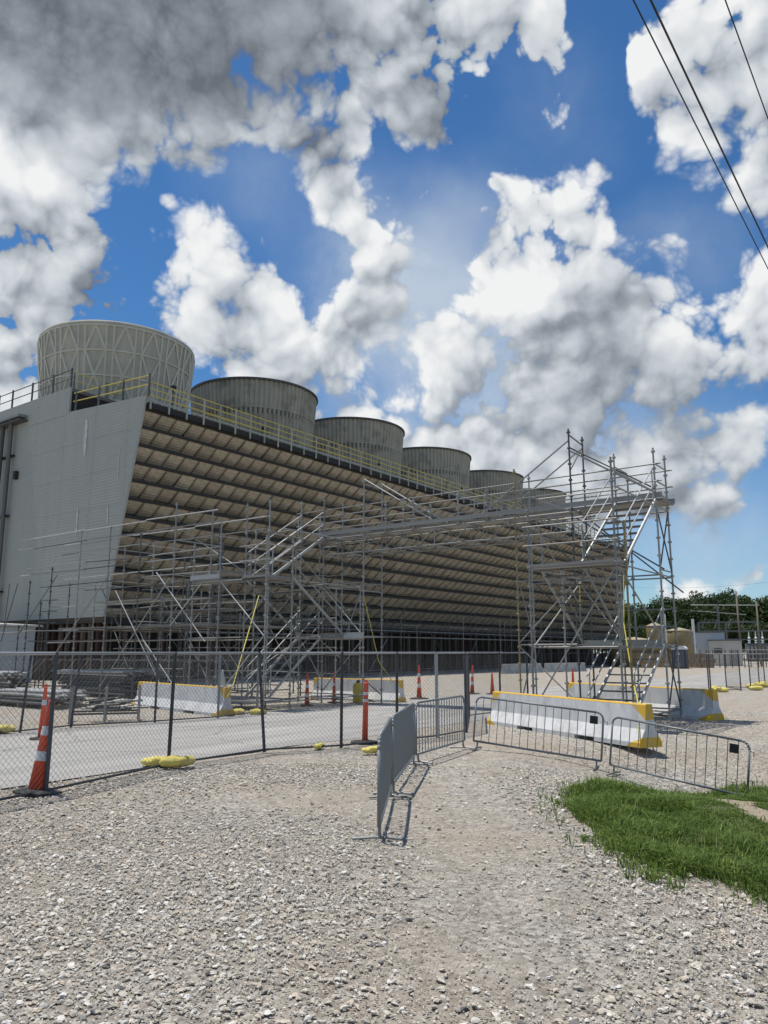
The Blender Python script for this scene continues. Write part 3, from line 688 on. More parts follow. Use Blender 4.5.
    boxo('fan_deck_riser', -57.95 - RC, -57.8 - RC, 0.07, LEN - .07, 17.21, 19.71, TOWER_SHADE, tower)
    # steel edge channel under the railing
    boxo('edge_channel', -39.20 - RC, -39.32 - RC, 0.10, LEN - .1, 16.86, 17.24, DARK, tower)
    # railings
    n = int(LEN / 1.4)
    for i in range(n + 1):
        y = 0.12 + i * (LEN - .24) / n
        beamo('railing_post', (-39.05 - RC, y, 16.75), (-39.02 - RC, y, 18.52), 0.10, 0.07, GREYPOST, tower)
    for z in (17.62, 18.05, 18.48):
        beamo('railing_rail', (-39.02 - RC, 0.0, z), (-39.02 - RC, LEN, z), 0.05, 0.06, YRAIL, tower)
    beamo('toe_plate', (-39.0 - RC, 0.0, 17.3), (-39.0 - RC, LEN, 17.3), 0.02, 0.12, GREYPOST, tower)
    for y0 in (0.05,):
        for r in (-39.2, -41.9, -44.6, -47.3):
            zb = 17.62 + (-39.28 - r) / 8.6 * .56
            tube('railing_post', (r - RC, y0, zb), (r - RC, y0, zb + 1.45), 0.075, GALV_DK, tower)
        for h in (0.75, 1.35):
            tube('railing_rail', (-39.2 - RC, y0, 17.62 + h), (-47.6 - RC, y0, 18.15 + h), 0.04, YRAIL, tower)
        for r in (-48.1, -50.4, -53.2, -56, -58):
            tube('railing_post', (r - RC, y0, 19.96), (r - RC, y0, 21.45), 0.07, GALV_DK, tower)
        for h in (0.72, 1.35):
            tube('railing_rail', (-48.0 - RC, y0, 19.98 + h), (-58.1 - RC, y0, 19.98 + h), 0.035, GALV_DK, tower)
    nn = int(LEN / 2.6)
    for i in range(nn + 1):
        y = .3 + i * (LEN - .6) / nn
        tube('railing_post', (-48.15 - RC, y, 19.9), (-48.15 - RC, y, 21.2), 0.045, GALV_DK, tower)
    for h in (.65, 1.25): tube('railing_rail', (-48.15 - RC, .1, 19.96 + h), (-48.15 - RC, LEN - .1, 19.96 + h), 0.03, YRAIL, tower)
    # deck lamp
    lp = tube('deck_lamp', (-39.6 - RC, 2.2, 17.2), (-39.6 - RC, 2.2, 18.75), 0.035, DARK, tower)
    boxo('deck_lamp_head', -39.75 - RC, -39.45 - RC, 2.05, 2.35, 18.75, 18.95, DARK, tower)
    # fan stacks
    for k in range(6):
        cy = (6.9 if k == 0 else 7.3 + 14.9 * k); rt, rb, zb, zt = 6.0, 5.55, 19.95, 26.15
        if k == 0:
            prof = [(rb + 0.10, zb), (rb, zb + .3)] + [(rb + (rt - rb) * ((q / 10) ** 1.3), zb + .3 + (zt - .3 - zb - .3) * q / 10) for q in range(11)]
            prof += [(rt + .05, zt - .22), (rt + .05, zt), (rt - .05, zt), (rt - .3, zt - 2.0), (rb - .2, zb + .2)]
            st = MB().lathe(prof, 72, 0, cy, cap=False).build('fan_stack', STACK, tower, True)
            lat = MB(); nb = 18; rows = [zb + .2, zb + 2.05, zb + 3.95, zt - .35]
            def rad(z): return rb + (rt - rb) * max(0, min(1, (z - zb - .3) / (zt - zb - .6))) ** 1.3 + 0.03
            def P(a, z): return (rad(z) * math.cos(a), cy + rad(z) * math.sin(a), z)
            def strip(a0, z0, a1, z1, w=.10, n=5):
                for q in range(n):
                    t0, t1 = q / n, (q + 1) / n
                    lat.tube(P(a0 + (a1 - a0) * t0, z0 + (z1 - z0) * t0), P(a0 + (a1 - a0) * t1, z0 + (z1 - z0) * t1), w, 4, caps=False)
            for i in range(nb):
                a0 = 2 * math.pi * i / nb; a1 = 2 * math.pi * (i + 1) / nb; g = 0.045
                strip(a0 + g, rows[0], a0 + g, rows[3], .09, 6); strip(a0 - g, rows[0], a0 - g, rows[3], .09, 6)
                for j in range(3):
                    m_ = (a0 + a1) / 2
                    zz0, zz1 = rows[j], rows[j + 1]
                    if j % 2 == 0: strip(a0 + g, zz0, m_, zz1); strip(m_, zz1, a1 - g, zz0)
                    else: strip(a0 + g, zz1, m_, zz0); strip(m_, zz0, a1 - g, zz1)
                for z in rows: strip(a0, z, a1, z, .085, 4)
            lat.build('lattice_ribs', mat('stack_rib', (.53, .51, .43), .75, 0, .08, .6), st)
        else:
            nb = 84; m4 = nb * 4; b = MB(); prof = [(rb, zb), (rb + .06, zb + 1.5), (rb + .2, zb + 3.4), (rt - .02, zt - .02)]
            for (rr, z) in prof:
                for i in range(m4):
                    a = 2 * math.pi * i / m4; ro = rr + (0.12 if i % 4 in (0, 1) else 0.0)
                    b.v.append((ro * math.cos(a), cy + ro * math.sin(a), z))
            for j in range(3):
                for i in range(m4): b.f.append((j * m4 + i, j * m4 + (i + 1) % m4, (j + 1) * m4 + (i + 1) % m4, (j + 1) * m4 + i))
            st = b.build('fan_stack', STACK2, tower)
            MB().lathe([(rt - .12, zt - .12), (rt + .22, zt - .12), (rt + .22, zt + .06), (rt - .12, zt + .06), (rt - .25, zt - 3), (rb - .3, zb + .1)], 72, 0, cy, cap=False).build('stack_rim', mat('stack_rim', (.09, .09, .085), .8), st)
            MB().lathe([(rb + .30, zb + 3.55), (rb + .36, zb + 3.55), (rb + .36, zb + 3.67), (rb + .30, zb + 3.67)], 72, 0, cy, cap=False).build('stack_band', STACK2, st)
            for q in range(4):
                a = -0.9 + q * 1.5 + k * .3
                boxo('access_hatch', 5.6 * math.cos(a) - .16, 5.6 * math.cos(a) + .16, cy + 5.6 * math.sin(a) - .16, cy + 5.6 * math.sin(a) + .16, zb + 1.4, zb + 1.8, DARK, st)
    # basin below
    boxo('basin_wall', -43.2 - RC, -62.8 - RC, 0.6, LEN - .6, 0.0, 1.6, BASIN, tower)
    boxo('basin_back', -46.0 - RC, -60.0 - RC, 1.2, LEN - 1.2, 1.6, 4.2, TOWER_SHADE, tower)
    boxo('bottom_girder', -42.35 - RC, -42.6 - RC, .07, LEN - .07, 3.55, 3.98, BEAM, tower)
    boxo('bottom_girder', -42.35 - RC, -63.6 - RC, -.02, .2, 3.62, 3.97, BASIN, tower)
    for i in range(62):
        y = .5 + i * (LEN - 1) / 61
        boxo('timber_column', -42.75 - RC, -42.95 - RC, y - .1, y + .1, 0.0, 3.54, random.choice((TIMBER, TIMBER, REDTIMBER)), tower)
    for i in range(24):
        r = -43.3 - i * .84
        boxo('timber_column', r - RC - .12, r - RC + .12, .21, .42, 0.0, 3.6, TIMBER if i % 3 else REDTIMBER, tower)
    # pipes up the end wall
    for r in (-56.1, -54.9):
        tube('drain_pipe', (r - RC, -.42, 2.0), (r - RC, -.42, 18.75), 0.16, GALV_DK, tower, 12)
        for z in (6, 11.5, 16): boxo('pipe_bracket', r - RC - .3, r - RC + .3, -.4, -.08, z, z + .12, DARK, tower)
    boxo('pipe_hood', -58 - RC, -53.4 - RC, -.75, -.09, 18.75, 18.95, GALV, tower); boxo('pipe_hood', -58 - RC, -53.2 - RC, -.75, -.09, 18.45, 18.55, GALV_DK, tower)
    boxo('wall_box', -54.2 - RC, -53.9 - RC, -.35, -.09, 14.2, 14.8, DARK, tower)
build_tower()

# ================================================================ SCAFFOLDING
_std = {}
def standard_mesh(n, m):
    if (n, m.name) not in _std:
        b = MB(); b.tube((0, 0, 0.04), (0, 0, n * .5 + .1), .0265, 8); b.box(-.075, .075, -.075, .075, 0.0, .012)
        b.tube((0, 0, .01), (0, 0, .2), .034, 8)
        for k in range(1, n + 1):
            z = k * .5
            b.tube((0, 0, z - .035), (0, 0, z - .015), .058, 8, .062); b.tube((0, 0, z - .015), (0, 0, z + .02), .062, 8, .052)
        me = b.mesh('standard', m); _std[(n, m.name)] = me
    return _std[(n, m.name)]
class Scaf:
    def __init__(s, name, label, r, s0, cat='scaffold'):
        s.r, s.s = r, s0; s.o = frame_thing(name, label, cat, r, s0)
    def p(s, r, y, z): return Vector((r - s.r, y - s.s, z))
    def std(s, r, y, top, m=None, z0=0.0):
        n = max(1, int(round((top - z0) / .5))); o = link('standard', standard_mesh(n, m or GALV), s.o); o.location = s.p(r, y, z0)
        o.rotation_euler = (random.uniform(-.003, .003), random.uniform(-.003, .003), random.uniform(0, 1)); return o
    def t(s, name, a, b, rad=.021, m=None): return tube(name, s.p(*a), s.p(*b), rad, m or GALV, s.o)
    def deck(s, r0, r1, y0, y1, z, m=None, along='r', w=.3, th=.06):
        if along == 'r':
            n = max(1, int(round((y1 - y0) / w))); 
            for k in range(n):
                a, b = s.p(r0, y0 + (y1 - y0) * k / n + .008, z - th), s.p(r1, y0 + (y1 - y0) * (k + 1) / n - .008, z)
                boxo('deck_plank', a.x, b.x, a.y, b.y, a.z + random.uniform(-.004, .004), b.z, m or PLANK, s.o)
        else:
            n = max(1, int(round((r1 - r0) / w)))
            for k in range(n):
                a, b = s.p(r0 + (r1 - r0) * k / n + .008, y0, z - th), s.p(r0 + (r1 - r0) * (k + 1) / n - .008, y1, z)
                boxo('deck_plank', a.x, b.x, a.y, b.y, a.z + random.uniform(-.004, .004), b.z, m or PLANK, s.o)
    def toe(s, a, b, h=.2, m=None): beamo('toe_board', s.p(*a) + Vector((0, 0, h / 2)), s.p(*b) + Vector((0, 0, h / 2)), .03, h, m or GALV_BR, s.o)
    def flight(s, ra, rb, y0, z0, y1, z1, n=9, rails=True, m=None):
        m = m or GALV_BR
        for r in (ra, rb):
            beamo('stair_stringer', s.p(r, y0, z0), s.p(r, y1, z1), .04, .085, m, s.o)
            if rails:
                for h in (.5, .98): s.t('stair_handrail', (r, y0, z0 + h), (r, y1, z1 + h), .018, m)
                for q in (.06, .94):
                    yy, zz = y0 + (y1 - y0) * q, z0 + (z1 - z0) * q; s.t('handrail_post', (r, yy, zz), (r, yy, zz + .98), .02, m)
        for k in range(1, n):
            t = k / n; y, z = y0 + (y1 - y0) * t, z0 + (z1 - z0) * t; a = s.p(min(ra, rb) + .03, y - .11, z - .03); b = s.p(max(ra, rb) - .03, y + .11, z)
            boxo('stair_tread', a.x, b.x, a.y, b.y, a.z, b.z, GALV_DK, s.o)

def bridge():
    s = Scaf('scaffold_bridge', 'scaffold footbridge with lattice girders and toe boards crossing high over the road', -13, 22.3, 'scaffold bridge')
    y0, y1, zd = 21.8, 22.9, 6.12
    ra, rb = -18.9, -9.0
    for y in (y0, y1):
        s.t('girder_chord', (rb + .3, y, zd - .12), (ra - .3, y, zd - .12), .03); s.t('girder_chord', (rb + .1, y, zd - .72), (ra + .2, y, zd - .72), .03, GALV)
        n = 14
        for k in range(n):
            q0, q1 = rb + (ra - rb) * k / n, rb + (ra - rb) * (k + 1) / n
            zz = (zd - .12, zd - .72) if k % 2 else (zd - .72, zd - .12)
            s.t('girder_lacing', (q0, y, zz[0]), (q1, y, zz[1]), .018)
            if k % 2: s.t('girder_upright', (q0, y, zd - .72), (q0, y, zd - .12), .018)
        for h in (.5, 1.0): s.t('guard_rail', (-6.3, y, zd + h), (ra - 1.4, y, zd + h), .021, GALV if h > .8 else GALV)
        s.t('guard_rail', (-9, y, zd + .74), (-14.8, y, zd + .74), .022, GALV)
        for r in (-11.9, -13.0, -14.8, -16.0): s.std(r, y, zd + 1.15, GALV, zd - .1)
        s.toe((-6.3, y + (-.06 if y == y0 else .06), zd + .01), (ra - .4, y + (-.06 if y == y0 else .06), zd + .01), .15, PLANK)
    for k in range(9):
        r = rb + (ra - rb) * k / 8; s.t('transom', (r, y0, zd - .72), (r, y1, zd - .72), .022); s.t('transom', (r, y0, zd - .1), (r, y1, zd - .1), .022)
    for k in range(8):
        q0, q1 = rb + (ra - rb) * k / 8, rb + (ra - rb) * (k + 1) / 8; s.t('plan_brace', (q0, y0, zd - .70), (q1, y1, zd - .70), .018)
    r = -6.3
    while r > ra: s.deck(max(r - 2.5, ra - .3), r, y0 + .02, y1 - .02, zd, PLANK, 'r', .27); r -= 2.5
    # raking braces from the tall end posts down to the span
    for y in (y0, y1):
        s.t('raking_brace', (-9.0, y, 8.25), (-12.2, y, 6.2), .026); s.t('raking_brace', (-17.0, y, 8.1), (-13.9, y, 6.2), .021, GALV_BR)
        s.t('raking_brace', (-9.0, y, 7.9), (-6.5, y, 6.3), .021)
bridge()

def stair_tower(label, rA, rB, rC, z_mid, z_low, sgn, posts, extra, yf=17.75):
    # rA-rB lane of the top and bottom flights, rB-rC lane of the middle flight
    s = Scaf('scaffold_stair_tower', label, (rA + rC) / 2, 20.4, 'scaffold')
    for (r, y, top, m) in posts: s.std(r, y, top, m)
    s.flight(rA, rB, 21.75, 6.06, 18.95, z_mid, 9)
    s.flight(rB + .04 * sgn, rC, 18.95, z_mid, 21.75, z_low, 9, m=GALV)
    s.flight(rA, rB, 21.75, z_low, 19.0, 0.25, 9)
    lo, hi = min(rA, rC), max(rA, rC)
    s.deck(lo, hi, yf, 18.98, z_mid, PLANK, 'r'); s.toe((lo, yf - .03, z_mid - .06), (hi, yf - .03, z_mid - .06), .07, PLANK)
    s.deck(lo, hi, 21.75, 22.9, z_low, PLANK, 'r'); s.toe((lo, 21.7, z_low - .08), (hi, 21.7, z_low - .08), .2, GALV)
    for h in (.5, 1.0):
        s.t('guard_rail', (lo - .15, yf - .03, z_mid + h), (hi + .15, yf - .03, z_mid + h), .021, GALV)
        for r in (lo, hi): s.t('guard_rail', (r, yf - .03, z_mid + h), (r, 18.95, z_mid + h), .021)
        s.t('guard_rail', (lo, 22.9, z_low + h), (hi, 22.9, z_low + h), .021)
    for z in (0.35, z_low, z_mid, 6.0):
        for r in (lo, hi): s.t('ledger', (r, yf if z < 5 else 18.5, z - .1), (r, 22.9, z - .1))
        for y in (yf, 18.95, 21.8, 22.9):
            if z > 5 and y < 18.6: continue
            s.t('ledger', (lo, y, z - .1), (hi, y, z - .1))
    for (a, b, m) in extra: s.t('brace', a, b, .021, m)
    return s
G, D_, B_, U_ = GALV, GALV_DK, GALV_BR, RUSTY
right = stair_tower('galvanised scaffold stair tower at the right end of the bridge', -6.5, -7.65, -8.8, 4.05, 2.05, 1,
    [(-6.5, 21.8, 7.4, G), (-6.5, 22.9, 7.3, G), (-7.65, 21.8, 7.4, G), (-7.65, 22.9, 7.2, G), (-9.0, 21.8, 8.5, D_), (-9.0, 22.9, 8.4, D_), (-10.9, 21.8, 7.3, U_), (-10.9, 22.9, 7.3, G),
     (-6.5, 18.3, 6.5, G), (-8.8, 18.3, 5.5, G), (-6.5, 18.98, 5.0, U_), (-8.8, 20.4, 4.0, G)],
    [((-6.5, 21.8, 5.9), (-6.5, 22.9, 4.1), D_), ((-6.5, 22.9, 5.9), (-6.5, 21.8, 4.1), D_), ((-6.5, 21.8, 2.2), (-6.5, 22.9, 0.3), D_), ((-6.5, 22.9, 2.1), (-6.5, 21.8, .3), D_),
     ((-8.9, 21.85, 5.8), (-6.4, 21.85, 4.1), D_), ((-8.9, 22.85, 5.9), (-6.2, 22.85, 3.5), D_), ((-10.9, 21.8, 2.1), (-7.6, 21.8, 5.2), G), ((-10.9, 21.8, 2.0), (-9.0, 21.8, .3), G),
     ((-10.9, 22.9, 4.1), (-9.0, 22.9, 2.1), D_), ((-10.9, 22.9, 6.0), (-9.0, 22.9, 4.1), D_), ((-10.9, 21.8, 4.2), (-10.9, 22.9, 2.1), G), ((-10.9, 21.8, .3), (-10.9, 22.9, 2.1), G),
     ((-9.0, 21.8, 8.0), (-6.5, 21.8, 6.4), D_), ((-8.8, 18.5, 2.0), (-8.8, 21.8, 3.9), G), ((-9.0, 21.8, 7.3), (-9.0, 22.9, 8.3), D_), ((-9.0, 21.8, 8.4), (-9.0, 22.9, 8.3), D_),
     ((-9.0, 21.8, 4.0), (-7.65, 21.8, 2.1), G), ((-6.5, 18.5, 3.9), (-6.5, 21.8, 2.1), G), ((-8.8, 18.3, .4), (-6.5, 18.3, 3.9), G)], 18.3)
for (a, b) in [((-10.9, 21.8, 2.05), (-9, 21.8, 2.05)), ((-10.9, 22.9, 2.05), (-9, 22.9, 2.05)), ((-10.9, 21.8, .45), (-8.8, 21.8, .45)), ((-10.9, 22.9, .45), (-8.8, 22.9, .45)), ((-10.9, 21.8, 4.0), (-9, 21.8, 4.0)), ((-10.9, 22.9, 4.0), (-9, 22.9, 4.0)),
               ((-10.9, 21.8, 5.9), (-6.5, 21.8, 5.9)), ((-10.9, 22.9, 5.9), (-6.5, 22.9, 5.9)), ((-6.5, 21.8, 4.1), (-6.5, 22.9, 4.1)), ((-7.65, 21.8, 7.2), (-7.65, 22.9, 7.2)), ((-6.5, 21.8, 7.15), (-6.5, 22.9, 7.15)), ((-6.5, 21.8, 6.65), (-6.5, 22.9, 6.65)), ((-7.65, 21.8, 3.95), (-6.5, 21.8, 3.95)), ((-7.65, 22.9, 3.95), (-6.5, 22.9, 3.95)),
               ((-6.5, 18.3, 6.3), (-6.5, 21.8, 6.3))]:
    right.t('ledger', a, b)
left = stair_tower('scaffold stair tower at the left end of the bridge behind the road', -18.9, -20.0, -17.8, 4.3, 2.4, 1,
    [(-17.0, 21.8, 8.2, G), (-17.0, 22.9, 8.1, G), (-18.9, 21.8, 7.3, G), (-18.9, 22.9, 7.3, G), (-20.05, 21.8, 7.3, G), (-20.05, 22.9, 7.2, G), (-17.8, 18.95, 5.4, G), (-20.05, 18.95, 7.0, G), (-17.8, 17.75, 5.4, G), (-18.9, 18.95, 7.2, G), (-20.05, 17.75, 5.4, G), (-21.4, 17.75, 5.4, G), (-21.4, 18.95, 6.5, G)],
    [((-20.0, 17.75, 4.2), (-17.8, 17.75, 2.3), B_), ((-17.8, 17.75, 2.4), (-20.0, 17.75, .3), B_), ((-18.9, 21.8, 4.2), (-17.0, 21.8, 2.4), B_), ((-17.0, 21.8, 4.2), (-17.8, 21.8, 2.4), G), ((-18.9, 21.8, .4), (-17, 21.8, 2.3), G), ((-20.0, 22.9, 5.9), (-17.0, 22.9, 4.2), D_),
     ((-17.0, 21.8, 5.3), (-18.9, 21.8, 4.2), D_), ((-20.0, 22.9, 2.3), (-17.0, 22.9, .3), D_), ((-20.05, 17.75, .3), (-20.05, 21.8, 2.3), G)])
for (a, b) in [((-17, 21.8, 4.3), (-20, 21.8, 4.3)), ((-17, 22.9, 4.3), (-20, 22.9, 4.3)), ((-17, 21.8, 2.4), (-20, 21.8, 2.4)), ((-17, 21.8, 5.9), (-20, 21.8, 5.9)), ((-17, 22.9, 5.9), (-20, 22.9, 5.9)), ((-17, 21.8, .35), (-20, 21.8, .35)), ((-17, 21.8, 7.9), (-17, 22.9, 7.9)), ((-17, 21.8, 4.0), (-17, 22.9, 4.0)), ((-21.4, 17.75, 4.2), (-17.8, 17.75, 4.2)), ((-21.4, 17.75, 2.3), (-17.8, 17.75, 2.3))]:
    left.t('ledger', a, b)
left.deck(-21.5, -20.02, 17.75, 18.95, 4.3, PLANK, 'r'); left.toe((-21.5, 17.72, 4.3), (-20.02, 17.72, 4.3), .16, GALV_BR)
left.deck(-17.75, -16.9, 21.75, 22.9, 2.4, PLANK, 'r'); left.toe((-17.8, 21.7, 2.3), (-16.9, 21.7, 2.3), .22, GALV_BR)
left.deck(-22.0, -18.0, 17.6, 18.8, .30, PLANK, 'r')

def walkway():
    s = Scaf('scaffold_walkway', 'long multi level scaffold walkway running from the road to the tower end wall', -28, 20, 'scaffold')
    rs_ = [-21.9 - 2.13 * k for k in range(6)]; ys = [18.95, 21.2]
    tops = [7.2, 7.3, 6.4, 7.0, 6.8, 5.4]
    for i, r in enumerate(rs_):
        for y in ys: s.std(r, y, tops[i] - (.5 if y > 20 else 0), G if random.random() < .5 else D_)
        if i < 5: s.std(r, 23.3, random.choice((4.5, 5.5, 6.5)), D_)
        for z in (.35, 2.75, 4.75, 6.1):
            if z < tops[i]: s.t('transom', (r, ys[0], z), (r, 23.3 if i < 5 and z < 4 else ys[1], z), .021, G if z > 3 else D_)
    for r, y, z in ((-34.4, 19.0, 5.2), (-34.2, 20.9, 5.0), (-36.0, 19.5, 3.2), (-35.1, 20.2, 2.9), (-33.5, 19.1, 3.9)): s.std(r, y, z, D_)
    ra = rs_[0]
    for y in ys:
        # level, reach, tone
        for z, rb, m in ((.35, -34.2, D_), (1.5, -33.0, D_), (2.3, -36.4, G), (2.75, -37.0, G), (3.75, -33.0, G), (4.75, -33.4, D_), (5.35, -35.2, B_), (5.6, -34.8, G), (6.6, -35.6, G), (7.05, -35.4, B_)):
            if y > 20 and z in (2.75, 5.6): continue
            r = ra + random.uniform(.1, .6)
            while r > rb:
                r2 = max(rb, r - 4.26); s.t('ledger', (r, y + random.uniform(-.03, .03), z + random.uniform(-.04, .04)), (r2, y, z + random.uniform(-.04, .04)), .024, m if random.random() < .65 else random.choice((G, D_))); r = r2
    for y, zs in ((24.6, (1.0, 2.0, 3.2, 4.1)), (26.2, (.6, 1.7, 3.0, 4.6, 5.2))):
        for k in range(8):
            r = -20.6 - 1.9 * k; s.std(r, y, random.choice((3.5, 4.5, 5.0, 5.5)), D_ if k % 3 else G)
            for z in zs:
                if random.random() < .85: s.t('ledger', (r, y, z + random.uniform(-.05, .05)), (r - 1.9, y, z + random.uniform(-.05, .05)), .021, random.choice((G, D_, D_)))
            if k % 3 == 1: s.t('brace', (r, y, .3), (r - 1.9, y, 2.9), .021, G)
            if k % 3 == 2: s.t('brace', (r, y, 4.6), (r - 1.9, y, 2.9), .021, random.choice((G, B_)))
    # decks
    for k in range(3):
        s.deck(rs_[min(5, 2 * k + 2)] if k < 2 else -31.8, rs_[2 * k], ys[0] + .05, ys[1] - .05, 2.86, WOOD if k == 1 else PLANK, 'r', .3, .05)
        if k < 2: s.deck(rs_[2 * k + 2], rs_[2 * k], ys[1] + .05, 23.2, 2.86, PLANK, 'r', .4, .05)
    s.deck(rs_[1], rs_[0], ys[0] + .5, ys[1] - .3, 4.85, PLANK, 'r', .35, .05); s.deck(rs_[4], rs_[2] - .4, ys[0] + .9, ys[1] - .2, 4.0, PLANK, 'r', .35, .05)
    s.deck(rs_[3], rs_[1], ys[1] + .3, 23.0, 3.6, PLANK, 'r', .4, .05)
    for (a, b, m) in [((-21.9, 18.9, 4.7), (-24.0, 18.9, 2.8), B_), ((-22, 18.9, 2.2), (-25.0, 18.9, 4.9), B_), ((-24.3, 18.9, .5), (-27.6, 18.9, 4.3), B_), ((-25.6, 18.9, 2.3), (-23.4, 18.9, .4), B_),
                      ((-28.3, 18.9, .4), (-24.2, 18.9, 4.6), G), ((-32.0, 18.9, 1.5), (-28.0, 18.9, 5.1), G), ((-34.9, 18.9, 2.6), (-32.0, 18.9, 5.2), D_), ((-36.4, 18.9, 2.3), (-35.3, 18.9, 5.0), D_), ((-36.9, 18.9, .4), (-36.2, 18.9, 2.6), G), ((-37.2, 19.4, 2.6), (-37.0, 19.4, 5.1), D_),
                      ((-30.4, 21.2, .4), (-26.2, 21.2, 4.7), D_), ((-32.0, 21.2, 4.7), (-28.4, 21.2, .4), D_), ((-24, 21.2, .4), (-28.2, 21.2, 4.7), G), ((-21.9, 21.2, .4), (-24, 21.2, 2.6), G), ((-24.0, 23.3, 2.7), (-28.3, 23.3, .5), D_), ((-22.2, 21.2, 4.8), (-26.4, 21.2, 7.0), G)]:
        s.t('brace', a, b, .021, m)
    for z in (3.1, 3.6, 4.1): s.t('putlog', (-31.9, 18.95, z), (-33.6, 19.1, z + .04), .022, D_)
walkway()

def base_scaffold():
    s = Scaf('tower_base_scaffold', 'low scaffold with plank decks along the foot of the louvered wall', -38, 60, 'scaffold')
    ss = [27.0 + 2.44 * k for k in range(35)]
    for i, y in enumerate(ss):
        for r in (-37.6, -39.6):
            s.std(r, y, random.choice((4.5, 5.0, 5.5, 4.0)) if i < 30 else 4.0, D_ if random.random() < .75 else G)
        s.t('transom', (-37.6, y, 3.0), (-39.6, y, 3.0), .021, D_)
        if i % 3 == 0 and i < 30: s.t('brace', (-37.55, y, .3), (-37.55, y + 2.44, 2.9), .021, G if i % 2 else D_)
        if i % 4 == 1 and i < 30: s.t('brace', (-37.55, y + 2.44, .3), (-37.55, y, 2.9), .021, D_)
        if i < 34: 
            for z, m in ((.4, D_), (1.7, D_), (3.0, D_), (3.55, G), (4.05, D_)):
                s.t('ledger', (-37.6, y, z), (-37.6, y + 2.44, z), .026, m if random.random() < .8 else G)
            s.t('ledger', (-39.6, y, 4.05), (-39.6, y + 2.44, 4.05), .026, D_)
            s.deck(-39.5, -37.7, y + .01, y + 2.43, 3.1, PLANK if i % 3 else WOOD, 's', .6, .08)
base_scaffold()

# yellow ratchet straps tying the scaffold to the barriers
def strap(label, pts, w=.022):
    b = MB(); b.path([Vector(p) for p in pts], w, 6)
    return tag(b.build('tie_strap', STRAP), label, 'strap', 'yellow tie straps')
strap('yellow strap slanting from the scaffold to the left barrier end', [W(-19.3, 18.9, 3.75), W(-17.15, 15.85, .84), W(-17.1, 15.6, .55)], .018)
strap('yellow strap dropping from the bridge to the barrier right of the left stair tower', [W(-17.0, 21.8, 3.9), W(-16.9, 22.6, 1.5), W(-16.75, 23.3, .72)], .016)
strap('yellow green strap hanging beside the stairs of the right tower', [W(-7.5, 21.7, 4.05), W(-7.4, 21.2, 2.6), W(-6.6, 19.3, 1.2), W(-5.35, 15.95, .72), W(-5.2, 15.4, .2)], .016)
strap('short yellow strap hanging under the bridge left of the right stair tower', [W(-8.85, 21.75, 3.9), W(-8.87, 21.75, 2.9)], .018)

# ================================================================ FENCES
def wire_mesh(w, h, pitch=0.085, rad=0.0017):
    b = MB()
    def clipline(x0, sgn):
        # line x = x0 + sgn*z clipped to 0..w, z 0..h
        pts = []
        z0, z1 = 0.0, h
        xa, xb = x0, x0 + sgn * h
        def zat(x): return (x - x0) * sgn
        lo, hi = 0.0, h
        if sgn > 0: lo = max(lo, zat(0)); hi = min(hi, zat(w))
        else: lo = max(lo, zat(w)); hi = min(hi, zat(0))
        if hi - lo > .01: b.tube((x0 + sgn * lo, 0, lo), (x0 + sgn * hi, 0, hi), rad, 3, caps=False)
    x = -h
    while x < w: clipline(x, 1); x += pitch
    x = 0.0
    while x < w + h: clipline(x, -1); x += pitch
    return b.mesh('chain_link', WIRE)
WM = {}
def fence(label, posts, h=1.83, zoff=.05, skip=(), wr=.0021):
    c = Vector(posts[0]); o = thing('chain_link_fence', label, 'fence', (c.x, c.y, 0))
    for i, p in enumerate(posts):
        q = Vector((p[0] - c.x, p[1] - c.y, 0)); ln = p[2] if len(p) > 2 else (0, 0); m = FENCE_GALV if (len(p) > 3 and p[3]) else FENCE_POST
        tube('post', q, q + Vector((ln[0], ln[1], h)), .03 if m == FENCE_POST else .036, m, o)
        if i and (i - 1) not in skip:
            p0 = posts[i - 1]; q0 = Vector((p0[0] - c.x, p0[1] - c.y, 0)); l0 = p0[2] if len(p0) > 2 else (0, 0)
            t0, t1 = q0 + Vector((*l0, h)), q + Vector((*ln, h))
            tube('top_rail', t0 - Vector((0, 0, .02)), t1 - Vector((0, 0, .02)), .022, FENCE_GALV, o)
            tube('bottom_rail', q0 + Vector((0, 0, zoff)), q + Vector((0, 0, zoff)), .018, FENCE_POST, o)
            d = (q - q0); L_ = d.length; key = max(.5, round(L_ * 2) / 2)
            if (key, wr) not in WM: WM[(key, wr)] = wire_mesh(key, h - zoff - .03, .085, wr)
            ml = link('chain_link', WM[(key, wr)], o)
            ml.matrix_basis = Matrix.Translation(q0 + Vector((0, 0, zoff))) @ Matrix.Rotation(math.atan2(d.y, d.x), 4, 'Z') @ Matrix.Diagonal((L_ / key, 1, 1, 1))
    return o
f1 = [(-6.9, 5.2), (-5.7, 7.8), (-4.42, 10.55), (-3.49, 12.98, (.02, .02)), (-2.22, 14.85, (-.16, .05)), (-0.83, 15.49), (0.27, 16.45), (1.15, 17.25, (0, 0), True)]
w = W(-11.35, 17.2); f1 += [(1.9, 18.4), ]
for s_ in (19.7, 21.6, 23.5): w = W(-11.5, s_); f1.append((w.x, w.y))
fence('near chain link fence along the gravel edge of the road, orange cone at its post', f1)
ff = [W(-17.8, 4.0), W(-17.7, 7.0), W(-17.58, 9.76), W(-17.85, 11.2), W(-17.2, 13.2)]
f2 = [(p.x, p.y) for p in ff]; f2[2] = (f2[2][0], f2[2][1], (.12, 0)); f2[3] = (f2[3][0], f2[3][1], (.1, .1))
wf = W(-16.9, 15.1); f2.append((wf.x, wf.y, (0, 0), True)); wf = W(-17.3, 17.0); f2.append((wf.x, wf.y, (0, 0), True))
fence('chain link fence along the far left road edge before the pipe stacks', f2)
